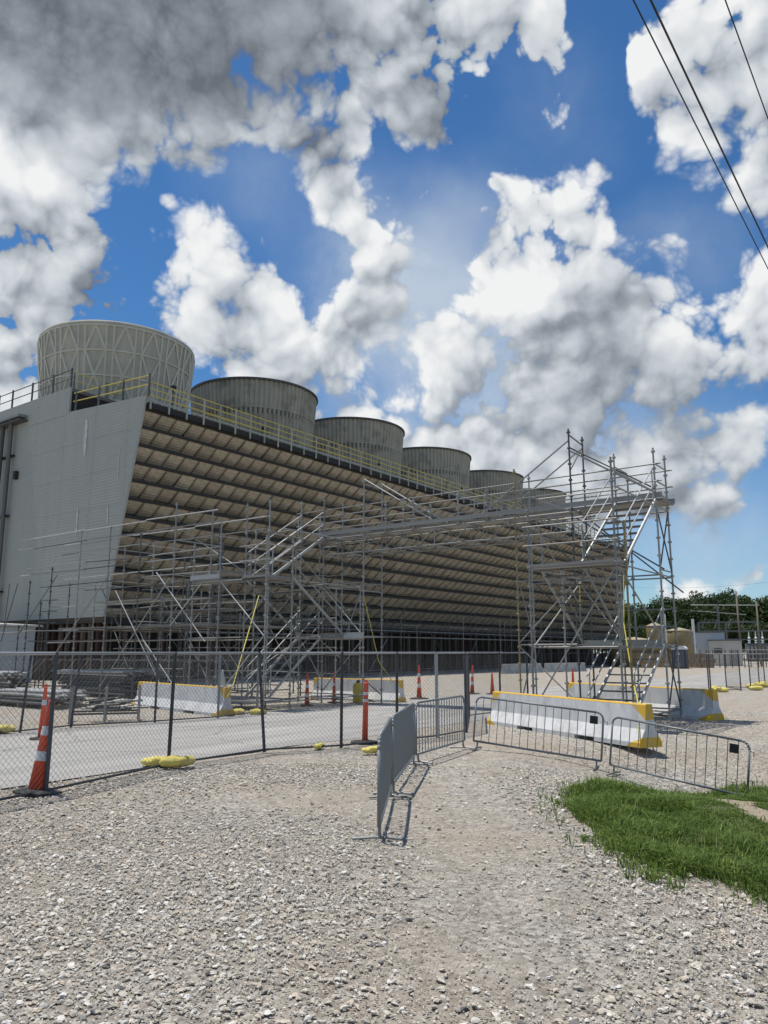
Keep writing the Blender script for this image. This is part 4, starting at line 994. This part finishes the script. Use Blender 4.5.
f3 = [(15.21, 36.7), (15.9, 38.6), (17.2, 38.0), (17.9, 41.2), (18.7, 40.2), (20.3, 42.6), (21.48, 44.4), (25.0, 48.5)]
fence('chain link fence panels on the gravel beyond the right barrier', [(p[0], p[1]) for p in f3], 1.75, wr=.0007)

# ---------------------------------------------------------------- sandbags
def bag_mesh(seed):
    b = MB(); n, m = 14, 11; rng = random.Random(seed)
    for i in range(n + 1):
        t = i / n; x = -.27 + .54 * t
        pr = math.sin(math.pi * min(1, max(0, .04 + .92 * t))) ** .42
        if t < .07 or t > .93: pr *= .55
        for k in range(m):
            a = 2 * math.pi * k / m; ca, sa = math.cos(a), math.sin(a)
            y = .135 * pr * math.copysign(abs(ca) ** .8, ca); z = .085 + .085 * pr * math.copysign(abs(sa) ** .8, sa)
            f = mnoise.noise(Vector((x * 7 + seed * 9, y * 9, z * 9))); y *= 1 + .3 * f; z *= 1 + .25 * f
            b.v.append((x + .02 * f, y, max(.0, z)))
    for i in range(n):
        for k in range(m): b.f.append((i * m + k, i * m + (k + 1) % m, (i + 1) * m + (k + 1) % m, (i + 1) * m + k))
    b.f.append(tuple(range(m - 1, -1, -1))); b.f.append(tuple(n * m + k for k in range(m)))
    return b.mesh('sandbag', BAG, True)
BAGS = [bag_mesh(k) for k in range(4)]
def bag(x, y, rot, label, sc_=1.0, z=0.0):
    o = link('sandbag', BAGS[random.randrange(4)]); o.location = (x, y, z); o.rotation_euler = (random.uniform(-.08, .08), random.uniform(-.06, .06), rot); o.scale = (sc_ * 1.0, sc_ * 1.05, sc_ * 1.0)
    tag(o, label, 'sandbag', 'yellow sandbags holding down the fences')
bag(-3.30, 12.83, .35, 'full yellow sandbag on the foot of the fence post, the nearer of two', 1.05, .02)
bag(-3.68, 13.02, .2, 'yellow sandbag lying half behind another at the middle near fence post', .95)
bag(-1.25, 15.35, 1.2, 'small yellow sandbag by the bottom rail left of the slim orange post', .62)
bag(-.22, 14.55, .3, 'bulging yellow sandbag on gravel left of the crowd barrier', .72, .02); bag(.02, 14.6, 1.1, 'yellow sandbag half hidden behind the edge of the crowd barrier', .62)
w_ = W(-17.75, 9.4); bag(w_.x, w_.y, .1, 'yellow sandbag under the far fence at the left edge', 1.15)
w_ = W(-17.0, 16.6); bag(w_.x - .55, w_.y, .1, 'left of two yellow sandbags beside the left barrier', 1.0); bag(w_.x + .1, w_.y + .1, 0, 'right of two yellow sandbags beside the left barrier', 1.0)
for (x, y, nm) in ((15.65, 36.6, 'yellow sandbag at the first post of the right fence'), (16.0, 38.3, 'yellow sandbag behind the first post of the right fence'), (18.0, 38.2, 'yellow sandbag at the middle posts of the right fence'), (18.9, 40.6, 'yellow sandbag beyond the middle posts of the right fence'), (20.0, 41.5, 'yellow sandbag near the far end of the right fence'), (20.9, 43.6, 'farthest yellow sandbag of the right fence')):
    bag(x, y, random.uniform(0, 3), nm, 1.3)

# ================================================================ BARRIERS
def barrier_mat(name, stripes):
    m = mat(name, (0.66, 0.66, 0.65), 0.75, 0, 0.12, 2.0, stain=((0.40, 0.39, 0.37), 1.9, 0.52, 0.76))
    if not stripes: return m
    N, L = m.node_tree.nodes, m.node_tree.links; b = N['Principled BSDF']
    src = b.inputs['Base Color'].links[0].from_socket
    tc = N.new('ShaderNodeTexCoord'); sp = N.new('ShaderNodeSeparateXYZ'); L.new(tc.outputs['Object'], sp.inputs[0])
    def ma(op, a, b_=None, c=None):
        n = N.new('ShaderNodeMath'); n.operation = op
        for i, v in enumerate((a, b_, c)):
            if v is None: continue
            if isinstance(v, (int, float)): n.inputs[i].default_value = v
            else: L.new(v, n.inputs[i])
        return n.outputs[0]
    nz = N.new('ShaderNodeTexNoise'); nz.inputs['Scale'].default_value = 14; nz.inputs['Detail'].default_value = 4; L.new(tc.outputs['Object'], nz.inputs['Vector'])
    jit = ma('MULTIPLY_ADD', nz.outputs['Fac'], .04, -.02)
    z = ma('ADD', sp.outputs['Z'], jit); ax = ma('ABSOLUTE', sp.outputs['X'])
    top = ma('GREATER_THAN', z, .79)
    ext = ma('SUBTRACT', 3.05, ax)                              # distance to the end
    tri1 = ma('GREATER_THAN', ma('ADD', ma('SUBTRACT', z, .52), ma('MULTIPLY', ext, -.62)), 0.0)
    tri2 = ma('LESS_THAN', ma('ADD', z, ma('MULTIPLY', ext, .42)), .19)
    yel = ma('MAXIMUM', top, ma('MAXIMUM', tri1, tri2))
    mx = N.new('ShaderNodeMix'); mx.data_type = 'RGBA'; L.new(yel, mx.inputs[0]); L.new(src, mx.inputs[6]); mx.inputs[7].default_value = (0.72, 0.43, 0.03, 1)
    L.new(mx.outputs[2], b.inputs['Base Color'])
    return m
BAR_Y = barrier_mat('painted_barrier_concrete', True); add_streaks(BAR_Y, (.36, .35, .33), .7, (2.2, 2.2, .5))
def barrier_mesh(name, m):
    b = MB(); secs = [-3.05, -2.0, -1.55, -0.85, -0.4, 0.4, .85, 1.55, 2.0, 3.05]
    def prof(z0): return [(-.28, z0), (.28, z0), (.28, .09), (.125, .34), (.085, .80), (.07, .82), (-.07, .82), (-.085, .80), (-.125, .34), (-.28, .09)]
    for i in range(len(secs) - 1):
        x0, x1 = secs[i], secs[i + 1]; slot = i in (2, 6)
        P = prof(.0 if not slot else .075); n = len(P); o = len(b.v)
        b.v += [(x0, y, z) for y, z in P] + [(x1, y, z) for y, z in P]
        b.f += [(o + (k + 1) % n, o + k, o + n + k, o + n + (k + 1) % n) for k in range(n)]
        b.f += [tuple(o + k for k in range(n)), tuple(o + n + k for k in range(n - 1, -1, -1))] if i in (0, len(secs) - 2) or slot or (i + 1) in (2, 6) or (i - 1) in (2, 6) else []
    return b.mesh(name, m)
BARM = barrier_mesh('road_barrier', BAR_Y); BARP = barrier_mesh('road_barrier', mat('plain_barrier_concrete', (.44, .44, .42), .85, 0, .12, 1.5, bump=.3, bscale=20, stain=((.3, .3, .28), 1.2, .5, .75)))
def barrier(x0, y0, x1, y1, label, me=BARM):
    o = link('road_barrier', me); d = Vector((x1 - x0, y1 - y0)); o.location = ((x0 + x1) / 2, (y0 + y1) / 2, 0.0); o.rotation_euler = (0, 0, math.atan2(d.y, d.x)); o.scale = (d.length / 6.1, 1, 1)
    tag(o, label, 'barrier', 'concrete road barriers'); return o
def off(p, q, k):                                                     # visible foot line -> centre line
    d = (Vector(q) - Vector(p)).normalized(); n = Vector((-d.y, d.x))
    if n.y < 0: n = -n
    return (*(Vector(p) + n * k), *(Vector(q) + n * k))
barrier(*off((2.66, 20.54), (4.95, 15.45), .28), 'nearest white barrier with yellow top stripe, behind the crowd barriers')
barrier(*off((6.0, 26.6), (8.8, 21.42), .28), 'white and yellow barrier behind the right stair tower')
barrier(*off((-8.7, 27.3), (-4.75, 22.71), .28), 'white and yellow barrier on the left behind the fence, pale cone on top')
barrier(*off((-2.9, 31.2), (0.51, 28.86), .28), 'white and yellow barrier just right of the left stair tower')
barrier(10.06, 66.6, 14.2, 71.2, 'bare grey concrete barrier far along the tower foot, left one of two', BARP)
barrier(14.7, 71.6, 19.4, 76.0, 'bare grey concrete barrier far along the tower foot, right one of two', BARP)

# ---------------------------------------------------------------- crowd barriers
_cb = {}
BARS = GALV_DK
def crowd_barrier(x0, y0, x1, y1, label, nbar, m=None):
    m = m or mat('crowd_barrier_steel', (0.21, 0.225, 0.23), 0.5, 0.35, 0.2, 4.0)
    d = Vector((x1 - x0, y1 - y0)); L_ = d.length
    z0, z1 = hz(x0, y0), hz(x1, y1)
    o = thing('crowd_barrier', label, 'crowd barrier', (x0, y0, z0), math.atan2(d.y, d.x), 'crowd barriers'); o.rotation_euler[1] = -math.atan2(z1 - z0, L_)
    rd = .12; zb, zt = .15, .99
    fr = []
    def arc(cx, cz, a0, a1):
        for k in range(5):
            a = a0 + (a1 - a0) * k / 4; fr.append(Vector((cx + rd * math.cos(a), 0, cz + rd * math.sin(a))))
    fr.append(Vector((0.02, 0, zb))); fr.append(Vector((0.02, 0, zt - rd))); arc(rd + .02, zt - rd, math.pi, math.pi / 2); arc(L_ - rd - .02, zt - rd, math.pi / 2, 0); fr.append(Vector((L_ - .02, 0, zb))); fr.append(Vector((.02, 0, zb)))
    MB().path(fr, .019, 8).build('frame', m, o, True)
    for k in range(1, nbar):
        x = .02 + (L_ - .04) * k / nbar; tube('bar', (x, 0, zb), (x, 0, zt), .0075, m, o, 6)
    for x in (.10, L_ - .10):
        b = MB(); b.tube((x, 0, zb), (x, 0, .03), .017, 6); b.path([Vector((x, -.27, .015)), Vector((x, -.06, .03)), Vector((x, .06, .03)), Vector((x, .27, .015))], .016, 6)
        b.build('foot', m, o)
    b = MB(); b.path([Vector((L_ - .02, 0, .85)), Vector((L_ + .05, 0, .85)), Vector((L_ + .05, 0, .78))], .008, 6); b.path([Vector((L_ - .02, 0, .4)), Vector((L_ + .05, 0, .4)), Vector((L_ + .05, 0, .33))], .008, 6)
    b.build('hook', m, o)
    return o
crowd_barrier(-.05, 7.95, .09, 10.35, 'crowd barrier nearest the camera, seen almost edge on', 22)
crowd_barrier(.11, 10.42, .50, 13.25, 'second crowd barrier of the row, just behind the nearest one', 24)
crowd_barrier(.53, 13.35, 1.57, 15.5, 'crowd barrier running away towards the road left of the painted barrier', 18)
cb = crowd_barrier(1.70, 15.45, 3.92, 14.40, 'crowd barrier in front of the nearest white barrier', 16)
boxo('sign_plate', 2.20, 2.34, -.012, .012, .78, .92, DARK, cb)
cb = crowd_barrier(3.98, 14.26, 5.74, 12.72, 'rightmost crowd barrier standing at the edge of the grass', 14)
boxo('sign_plate', 2.02, 2.16, -.012, .012, .78, .92, DARK, cb)

# ---------------------------------------------------------------- orange channelizers
def cone(x, y, h, r0, label, bands, lean=(0, 0), base=.24, rt=.035, group='orange channelizer posts'):
    o = thing('traffic_channelizer', label, 'traffic cone', (x, y, 0), random.uniform(0, 1), group); o.rotation_euler[0] = lean[0]; o.rotation_euler[1] = lean[1]
    rad = lambda z: r0 + (rt - r0) * (z - .05) / (h - .12)
    MB().lathe([(base, 0), (base, .035), (base * .8, .055), (r0 + .01, .06)], 8).build('base', RUBBER, o)
    MB().lathe([(rad(.05), .05), (rad(h - .08), h - .08), (rad(h - .08) + .006, h - .07), (rt * .9, h - .05), (rt * .4, h - .045)], 16).build('body', ORANGE, o, True)
    for (a, c) in bands: MB().lathe([(rad(a) + .003, a), (rad(c) + .003, c)], 16, cap=False).build('reflective_band', BAND, o, True)
    b = MB(); pts = [Vector((.03 * math.cos(t), 0, h - .04 + .04 * math.sin(t))) for t in [k * math.pi / 6 - .3 for k in range(8)]]
    b.path(pts, .012, 6).build('handle', ORANGE, o)
cone(-4.55, 10.60, 1.24, .125, 'large orange cone with two grey bands leaning on the near fence post', [(.42, .54), (.74, .86)], (-.03, .075), .30, .042)
cone(-7.25, 16.85, 1.15, .07, 'slim orange post with pale band behind the large leaning cone', [(.72, .83)], (0, .02))
cone(-.39, 16.25, 1.26, .062, 'slim orange tube post with banded top at the near fence right of the kinked post', [(.82, .88), (.96, 1.02)], (0, .02), .3, .05)
cone(-2.65, 27.2, 1.1, .085, 'left of two orange posts by the foot of the left stair tower', [(.3, .42), (.62, .72)])
cone(-1.82, 28.8, 1.1, .07, 'dark red post beside a scaffold leg at the left stair tower', [(.62, .72)])
cone(1.39, 31.2, 1.32, .105, 'orange channelizer with two bands alone on gravel across the road', [(.45, .6), (.85, 1.0)], (0, 0), .38)
cone(3.9, 34.9, 1.25, .095, 'orange channelizer with faded bands, farther along the road', [(.40, .55), (.75, .88)], (0, .03), .36)
cone(4.74, 34.5, .95, .10, 'plain orange cone top showing above the left end of the nearest barrier', [], (0, 0), .3)
cone(7.3, 30.4, 1.2, .075, 'dark orange post behind the scaffold legs of the right tower', [(.5, .62)])

def pale_cone():
    p = W(-17.5, 15.75, .82)
    o = thing('pale_cone', 'small pale grey cone standing on top of the left barrier', 'traffic cone', p)
    m = mat('pale_plastic', (.55, .56, .57), .5, 0, .1, 4.0)
    MB().lathe([(.15, 0), (.15, .03), (.12, .04)], 8).build('base', m, o); MB().lathe([(.115, .04), (.03, .46), (.02, .5)], 14).build('body', m, o, True)
pale_cone()
def yellow_drum(x, y):
    o = thing('yellow_drum', 'small yellow container standing at the left stair tower barrier', 'container', (x, y, 0))
    MB().lathe([(.16, 0), (.19, .05), (.19, .62), (.17, .68), (.06, .72)], 14).build('body', YELLOW, o, True); MB().lathe([(.065, .72), (.065, .8), (.03, .82)], 10).build('cap', DARK, o)
yellow_drum(-.95, 28.9)

# ---------------------------------------------------------------- pipe stacks and rack on the left
def pipe_pile(r, s, n_w, n_h, L_, label, seed):
    rng = random.Random(seed); o = frame_thing('pipe_stack', label, 'pipe stack', r, s)
    for k in range(3): boxo('timber_sleeper', -L_ / 2 + L_ * (.12 + .38 * k) - .06, -L_ / 2 + L_ * (.12 + .38 * k) + .06, -n_w * .065, n_w * .065, 0, .12, WOOD, o)
    for j in range(n_h):
        for i in range(n_w - (j % 2)):
            y = (i - n_w / 2 + .5 * (j % 2)) * .12 + rng.uniform(-.02, .02); z = .18 + j * .105 + rng.uniform(-.01, .02); dx = rng.uniform(-.3, .3); l = L_ * rng.uniform(.7, 1)
            tube('pipe', (-l / 2 + dx, y, z), (l / 2 + dx, y + rng.uniform(-.15, .15), z + rng.uniform(-.02, .03)), .05, rng.choice((GALV, GALV_BR, GALV_BR)) if j >= n_h - 2 else rng.choice((GALV, GALV_DK, GALV_DK)), o, 6)
def XYrs(x, y): return (x * BX.x + y * BX.y, x * AX.x + y * AX.y)
r_, s_ = XYrs(-11.6, 33.5); pipe_pile(r_, s_, 16, 9, 5.4, 'tall stack of dark scaffold tubes on the ground left of the barrier', 3)
r_, s_ = XYrs(-11.9, 27.2); pipe_pile(r_, s_, 11, 4, 4.6, 'low stack of scaffold tubes in front of the taller stack', 4)
r_, s_ = XYrs(-17.5, 35.5); pipe_pile(r_, s_, 10, 8, 4.0, 'dark pile of tubes at the left edge by the shed', 5)
def rack():
    o = thing('pipe_rack', 'grey steel post rack holding short scaffold fittings behind the left fence', 'rack', (-7.45, 21.2, 0), R(18))
    for x in (-.85, 0, .85):
        for y in (-.5, .5): boxo('post', x - .03, x + .03, y - .03, y + .03, 0, .92, GALV, o)
    for y in (-.5, .5): boxo('rail', -.85, .85, y - .025, y + .025, .22, .27, GALV_DK, o)
    for x in (-.85, .85): boxo('end_rail', x - .03, x + .03, -.46, .46, .22, .30, GALV_DK, o)
    for k in range(26):
        a = Vector((random.uniform(-.8, .4), random.uniform(-.4, .4), random.uniform(.3, .55))); b = a + Vector((random.uniform(.3, .75), random.uniform(-.3, .3), random.uniform(-.05, .12)))
        tube('fitting', a, b, random.uniform(.02, .045), random.choice((GALV, GALV_DK, GALV_BR, DARK)), o, 6)
rack()
def shed():
    o = frame_thing('shed', 'small corrugated metal shed at the left edge below the end wall', 'shed', -50.0, 24.5)
    m = mat('shed_sheet', (.38, .41, .43), .5, .3, .1, 1.0); 
    b = MB(); n = 64; pts = []
    for k in range(n + 1):
        x = -4 + 8 * k / n; y = -1.5 - (.05 if k % 4 in (1, 2) else 0); pts += [(x, y, 0), (x, y, 3.35)]
    b.poly(pts, [(2 * k, 2 * k + 2, 2 * k + 3, 2 * k + 1) for k in range(n)]); b.box(-4, 4, -1.49, 1.5, 0, 3.34); b.build('wall', m, o)
    MB().prism([(-4.3, 3.36), (4.4, 3.36), (4.4, 3.46), (-4.3, 3.9)], -1.8, 1.8).build('roof', GALV_BR, o)
    boxo('door', .5, 1.6, -1.55, -1.51, .05, 2.1, GALV_DK, o)
shed()

# ================================================================ FAR RIGHT: YARD, SUBSTATION, TREES
def P(x, y, dist):                                                    # a spot at a given distance in front of the camera
    d = pix_dir(x, 652); k = dist / d.y; return Vector((d.x * k, dist, 0))
def potty():
    p = P(679.5, 0, 88); o = thing('portable_toilet', 'dark grey portable toilet with white roof on the yard', 'portable toilet', p, R(-30))
    boxo('body', -.75, .75, -.75, .75, .08, 2.1, POTTY, o); boxo('skid', -.8, .8, -.8, .8, 0, .08, DARK, o)
    boxo('door', -.6, .6, -.79, -.751, .15, 2.0, mat('toilet_door', (.10, .12, .14), .5), o)
    MB().prism([(-.8, 2.1), (.8, 2.1), (.8, 2.25), (.55, 2.5), (-.55, 2.5), (-.8, 2.25)], -.8, .8).build('roof', WHITE, o)
    boxo('sign', -.25, .1, -.795, -.791, 1.5, 1.75, WHITE, o)
potty()
def tank(x, dist, rad, h, label, m, dome=True):
    p = P(x, 0, dist); o = thing('storage_tank', label, 'tank', p)
    MB().lathe([(rad, 0), (rad, h), (rad * .98, h + .05)], 28).build('shell', m, o, True)
    MB().lathe([(rad * 1.03, h - .1), (rad * 1.03, h + .1), (rad * .6, h + .55), (.2, h + .8)] if dome else [(rad * 1.02, h), (rad * 1.02, h + .15), (.2, h + .5)], 28).build('roof', TANLID, o, True)
    MB().tube((rad + .15, -.4, 0), (rad + .15, -.4, h + 1.6), .18, 8).build('vent_pipe', WHITE, o)
tank(680, 100, 1.6, 4.4, 'tan vertical tank left of the white equipment house', TAN, False)
tank(633, 104, 3.2, 3.0, 'wide low tan tank seen through the right stair tower', TAN)
tank(656, 97, 1.0, 4.9, 'narrow tan tank beside the scaffold leg', TAN, False)
def house(x, dist, w, d, h, label, rot, m=WHITE):
    p = P(x, 0, dist); o = thing('equipment_house', label, 'building', p, rot)
    boxo('wall', -w / 2, w / 2, -d / 2, d / 2, 0, h, m, o); boxo('roof', -w / 2 - .15, w / 2 + .15, -d / 2 - .15, d / 2 + .15, h + .003, h + .16, SUBSTEEL, o)
    boxo('door', w * .1, w * .1 + 1.2, -d / 2 - .05, -d / 2 - .003, 0, 2.2, GALV, o); boxo('vent', -w * .35, -w * .35 + 1, -d / 2 - .05, -d / 2 - .003, h * .5, h * .5 + .7, GALV_DK, o)
    return o
house(704, 112, 5.6, 5, 4.5, 'white equipment house at the substation behind the portable toilet', R(-22), mat('white_siding', (.50, .54, .58), .6, 0, .06, 1))
house(726, 106, 4.0, 4, 3.3, 'lower white equipment box with a frame on top', R(-25), mat('pale_box', (.52, .50, .46), .6, 0, .08, 1))
def transformer(x, dist, label):
    p = P(x, 0, dist); o = thing('transformer', label, 'transformer', p, R(-20))
    boxo('tank', -1.6, 1.6, -1, 1, .3, 3.2, SUBSTEEL, o)
    for k in range(6): boxo('radiator', -1.5 + k * .55, -1.2 + k * .55, -1.6, -1.02, .6, 2.8, GALV, o)
    for k in range(3):
        MB().lathe([(.10, 3.2), (.24, 3.3), (.12, 3.5), (.24, 3.7), (.12, 3.9), (.22, 4.1), (.1, 4.3), (.05, 5.2)], 10, -1 + k, 0).build('bushing', WHITE, o)
transformer(700, 125, 'transformer with white bushings rising above the white equipment house')
transformer(757, 128, 'grey transformer right of the substation frame')
def gantry():
    p = P(742, 0, 122); o = thing('substation_frame', 'grey steel substation frame with crossbars and insulators before the trees', 'steel frame', p, R(-25))
    for x in (-6, -2, 2.5, 6.5):
        for y in (-1.5, 1.5): boxo('column', x - .09, x + .09, y - .09, y + .09, 0, 6.4 if x < 3 else 5.0, SUBSTEEL, o)
    for z in (4.2, 5.5): 
        for y in (-1.5, 1.5): boxo('crossbar', -6, 6.5, y - .07, y + .07, z - .5, z - .36, SUBSTEEL, o)
    for y in (-1.5, 1.5): boxo('crossbar', -6, 2.5, y - .07, y + .07, 6.4, 6.54, SUBSTEEL, o)
    for k in range(7):
        x = -5.5 + k * 1.9; boxo('switch_arm', x - .08, x + .08, -1.5, 1.5, 5.72, 5.85, SUBSTEEL, o); MB().tube((x, 0, 5.7), (x + .5, 0, 7.0 if k < 4 else 6.4), .07, 6).build('insulator', GALV, o)
    tube('bus_bar', (-7, 0, 9.3), (3, 0, 9.0), .06, GALV_BR, o); tube('bus_bar', (-7, 0, 8.4), (1, .5, 7.6), .06, GALV, o)
    tube('column', (-3, 0, 0), (-3, 0, 9.4), .15, SUBSTEEL, o)
gantry()
def pole(x, dist, h, label, arms=True, rad=.16):
    p = P(x, 0, dist) if dist else x; o = thing('utility_pole', label, 'utility pole', p, R(-50))
    MB().tube((0, 0, 0), (0, 0, h), rad, 10, rad * .7).build('shaft', POLE, o, True)
    if arms:
        boxo('crossarm', -1.2, 1.2, -.07, .07, h - .7, h - .55, POLE, o)
        for x_ in (-1.1, 0, 1.1): MB().lathe([(.05, h - .54), (.08, h - .45), (.04, h - .35)], 8, x_, 0).build('insulator', GALV, o)
pole(741, 108, 10.2, 'tall wooden utility pole rising above the substation', False, .16)
pole(760.5, 100, 8.3, 'shorter wooden utility pole at the right edge of the photo', False, .14)
def block_wall():
    a = P(640, 0, 96); b_ = P(712, 0, 92); o = thing('retaining_wall', 'low brown block wall behind the portable toilet', 'wall', a, math.atan2(b_.y - a.y, b_.x - a.x)); L_ = (b_ - a).length; n = 14
    for k in range(n):
        for j in range(3): boxo('block', L_ * k / n + .02 + (.3 if j % 2 else 0), L_ * (k + 1) / n - .02 + (.3 if j % 2 else 0), random.uniform(-.05, .05), .6, j * .55, j * .55 + .53, BLOCK, o)
block_wall()
def sub_fence():
    pts = [P(700, 0, 90), P(725, 0, 93), P(750, 0, 95), P(780, 0, 98), P(820, 0, 100)]
    o = thing('yard_fence', 'pale grey fence running along the far side of the yard', 'fence', pts[0]); c = pts[0]
    for a, b_ in zip(pts[:-1], pts[1:]):
        for k in range(4):
            q = a + (b_ - a) * k / 4 - c; tube('post', q, q + Vector((0, 0, 2.1)), .06, GALV_DK, o)
        tube('rail', a - c + Vector((0, 0, 2.1)), b_ - c + Vector((0, 0, 2.1)), .05, GALV, o); tube('rail', a - c + Vector((0, 0, 1.0)), b_ - c + Vector((0, 0, 1.0)), .04, GALV, o)
sub_fence()

# ---------------------------------------------------------------- trees
def crown_mesh(seed, rx, rz, n=7500):
    rng = np.random.default_rng(seed); cl = []
    for k in range(26):
        a = rng.uniform(0, 6.283); t = rng.uniform(-.75, 1.0); q = math.sqrt(max(0.02, 1 - t * t)) * rng.uniform(.45, .95)
        cl.append((rx * q * math.cos(a), rx * q * math.sin(a), rz * t * .9, rng.uniform(.28, .48) * rx, rng.random()))
    V = np.zeros((n * 4, 3), np.float32); T = np.zeros(n * 4, np.float32); F = []
    for i in range(n):
        cx, cy, cz, cr, tint = cl[i % len(cl)]
        d = rng.normal(size=3); d /= np.linalg.norm(d); rr = cr * rng.uniform(.55, 1.05); c = np.array((cx, cy, cz)) + d * rr
        u = rng.normal(size=3); u /= np.linalg.norm(u); w = np.cross(u, d); w /= np.linalg.norm(w) + 1e-6; s = rng.uniform(.16, .36)
        V[4 * i] = c - u * s; V[4 * i + 1] = c + w * s * .6; V[4 * i + 2] = c + u * s; V[4 * i + 3] = c - w * s * .6
        T[4 * i:4 * i + 4] = min(1, .55 * tint + .45 * rng.random()); F.append((4 * i, 4 * i + 1, 4 * i + 2, 4 * i + 3))
    me = bpy.data.meshes.new('crown'); me.from_pydata(V.tolist(), [], F); me.materials.append(LEAF)
    a = me.attributes.new('tint', 'FLOAT', 'POINT'); a.data.foreach_set('value', T); return me
CROWNS = [crown_mesh(11, 5.2, 6.0), crown_mesh(12, 6.0, 5.4), crown_mesh(13, 4.8, 6.4), crown_mesh(14, 5.6, 5.2)]
def trunk_mesh():
    b = MB(); b.tube((0, 0, 0), (0.1, 0, 5.5), .35, 8, .24)
    for k in range(5):
        a = k * 1.3; b.tube((.05, 0, 3.6 + .4 * k), (2.6 * math.cos(a), 2.6 * math.sin(a), 7 + .6 * k), .15, 6, .05)
    return b.mesh('trunk', BARK, True)
TRUNK = trunk_mesh()
def tree(p, h, k, label, group):
    o = thing('broadleaf_tree', label, 'tree', p, random.uniform(0, 6), group); f = h / 13.0
    c = link('crown', CROWNS[k % 4], o); c.location = (0, 0, h * .56); c.scale = (f * random.uniform(.95, 1.15), f * random.uniform(.95, 1.15), f * 1.02)
    t = link('trunk', TRUNK, o); t.scale = (f, f, f)
LBL = 'dark green broadleaf tree in the tree line beyond the substation'
k = 0
for (x, hp, dist) in ((598, 606, 190), (612, 604, 186), (628, 606, 195), (641, 601, 182), (655, 603, 190), (668, 598, 185), (682, 601, 195), (692, 596, 180), (704, 594, 190), (716, 596, 182), (728, 592, 190), (741, 594, 184), (753, 598, 192), (766, 599, 182), (780, 597, 188), (795, 600, 180), (815, 598, 190), (840, 600, 185),
                      (635, 622, 165), (660, 620, 160), (686, 622, 165), (712, 620, 160), (736, 621, 165), (760, 620, 160), (785, 620, 165)):
    p = P(x, 0, dist); h = EYE + dist * (652 - hp) / 769.5 * 0.93
    tree(p, h, k, LBL, 'tree line beyond the substation'); k += 1

# ---------------------------------------------------------------- overhead wires
def wires():
    wm = mat('black_cable', (.02, .02, .02), .6)
    pA, pB = W(-2.6, -26), W(-2.6, 62)
    for p, nm in ((pA, 'wooden utility pole behind the viewer carrying the overhead wires'), (pB, 'wooden utility pole out to the right carrying the overhead wires')):
        o = thing('utility_pole', nm, 'utility pole', p, -TH); MB().tube((0, 0, 0), (0, 0, 11.6), .17, 10, .12).build('shaft', POLE, o, True)
        boxo('crossarm', -1.0, 1.2, -.06, .06, 10.85, 11.0, POLE, o)
    for (r, z, rad, lab) in ((-2.78, 11.0, .012, 'leftmost of three overhead wires at the upper right'), (-2.58, 11.0, .017, 'middle of three overhead wires at the upper right'), (-1.72, 11.0, .011, 'rightmost of three overhead wires, cutting the top right corner')):
        b = MB(); pts = [W(r, -26 + 88 * q / 40, z + .35 * ((q / 20 - 1) ** 2) - .0) for q in range(41)]; b.path(pts, rad, 6)
        tag(b.build('overhead_wire', wm), lab, 'wire', 'overhead wires')
    b = MB(); a, c = P(600, 0, 150), P(830, 0, 130); pts = [a + (c - a) * q / 16 + Vector((0, 0, 14.6 - 1.2 + 1.2 * ((q / 8 - 1) ** 2))) for q in range(17)]
    tag(b.path(pts, .014, 5).build('distant_wire', wm), 'thin distant wire crossing the sky above the trees', 'wire')
wires()
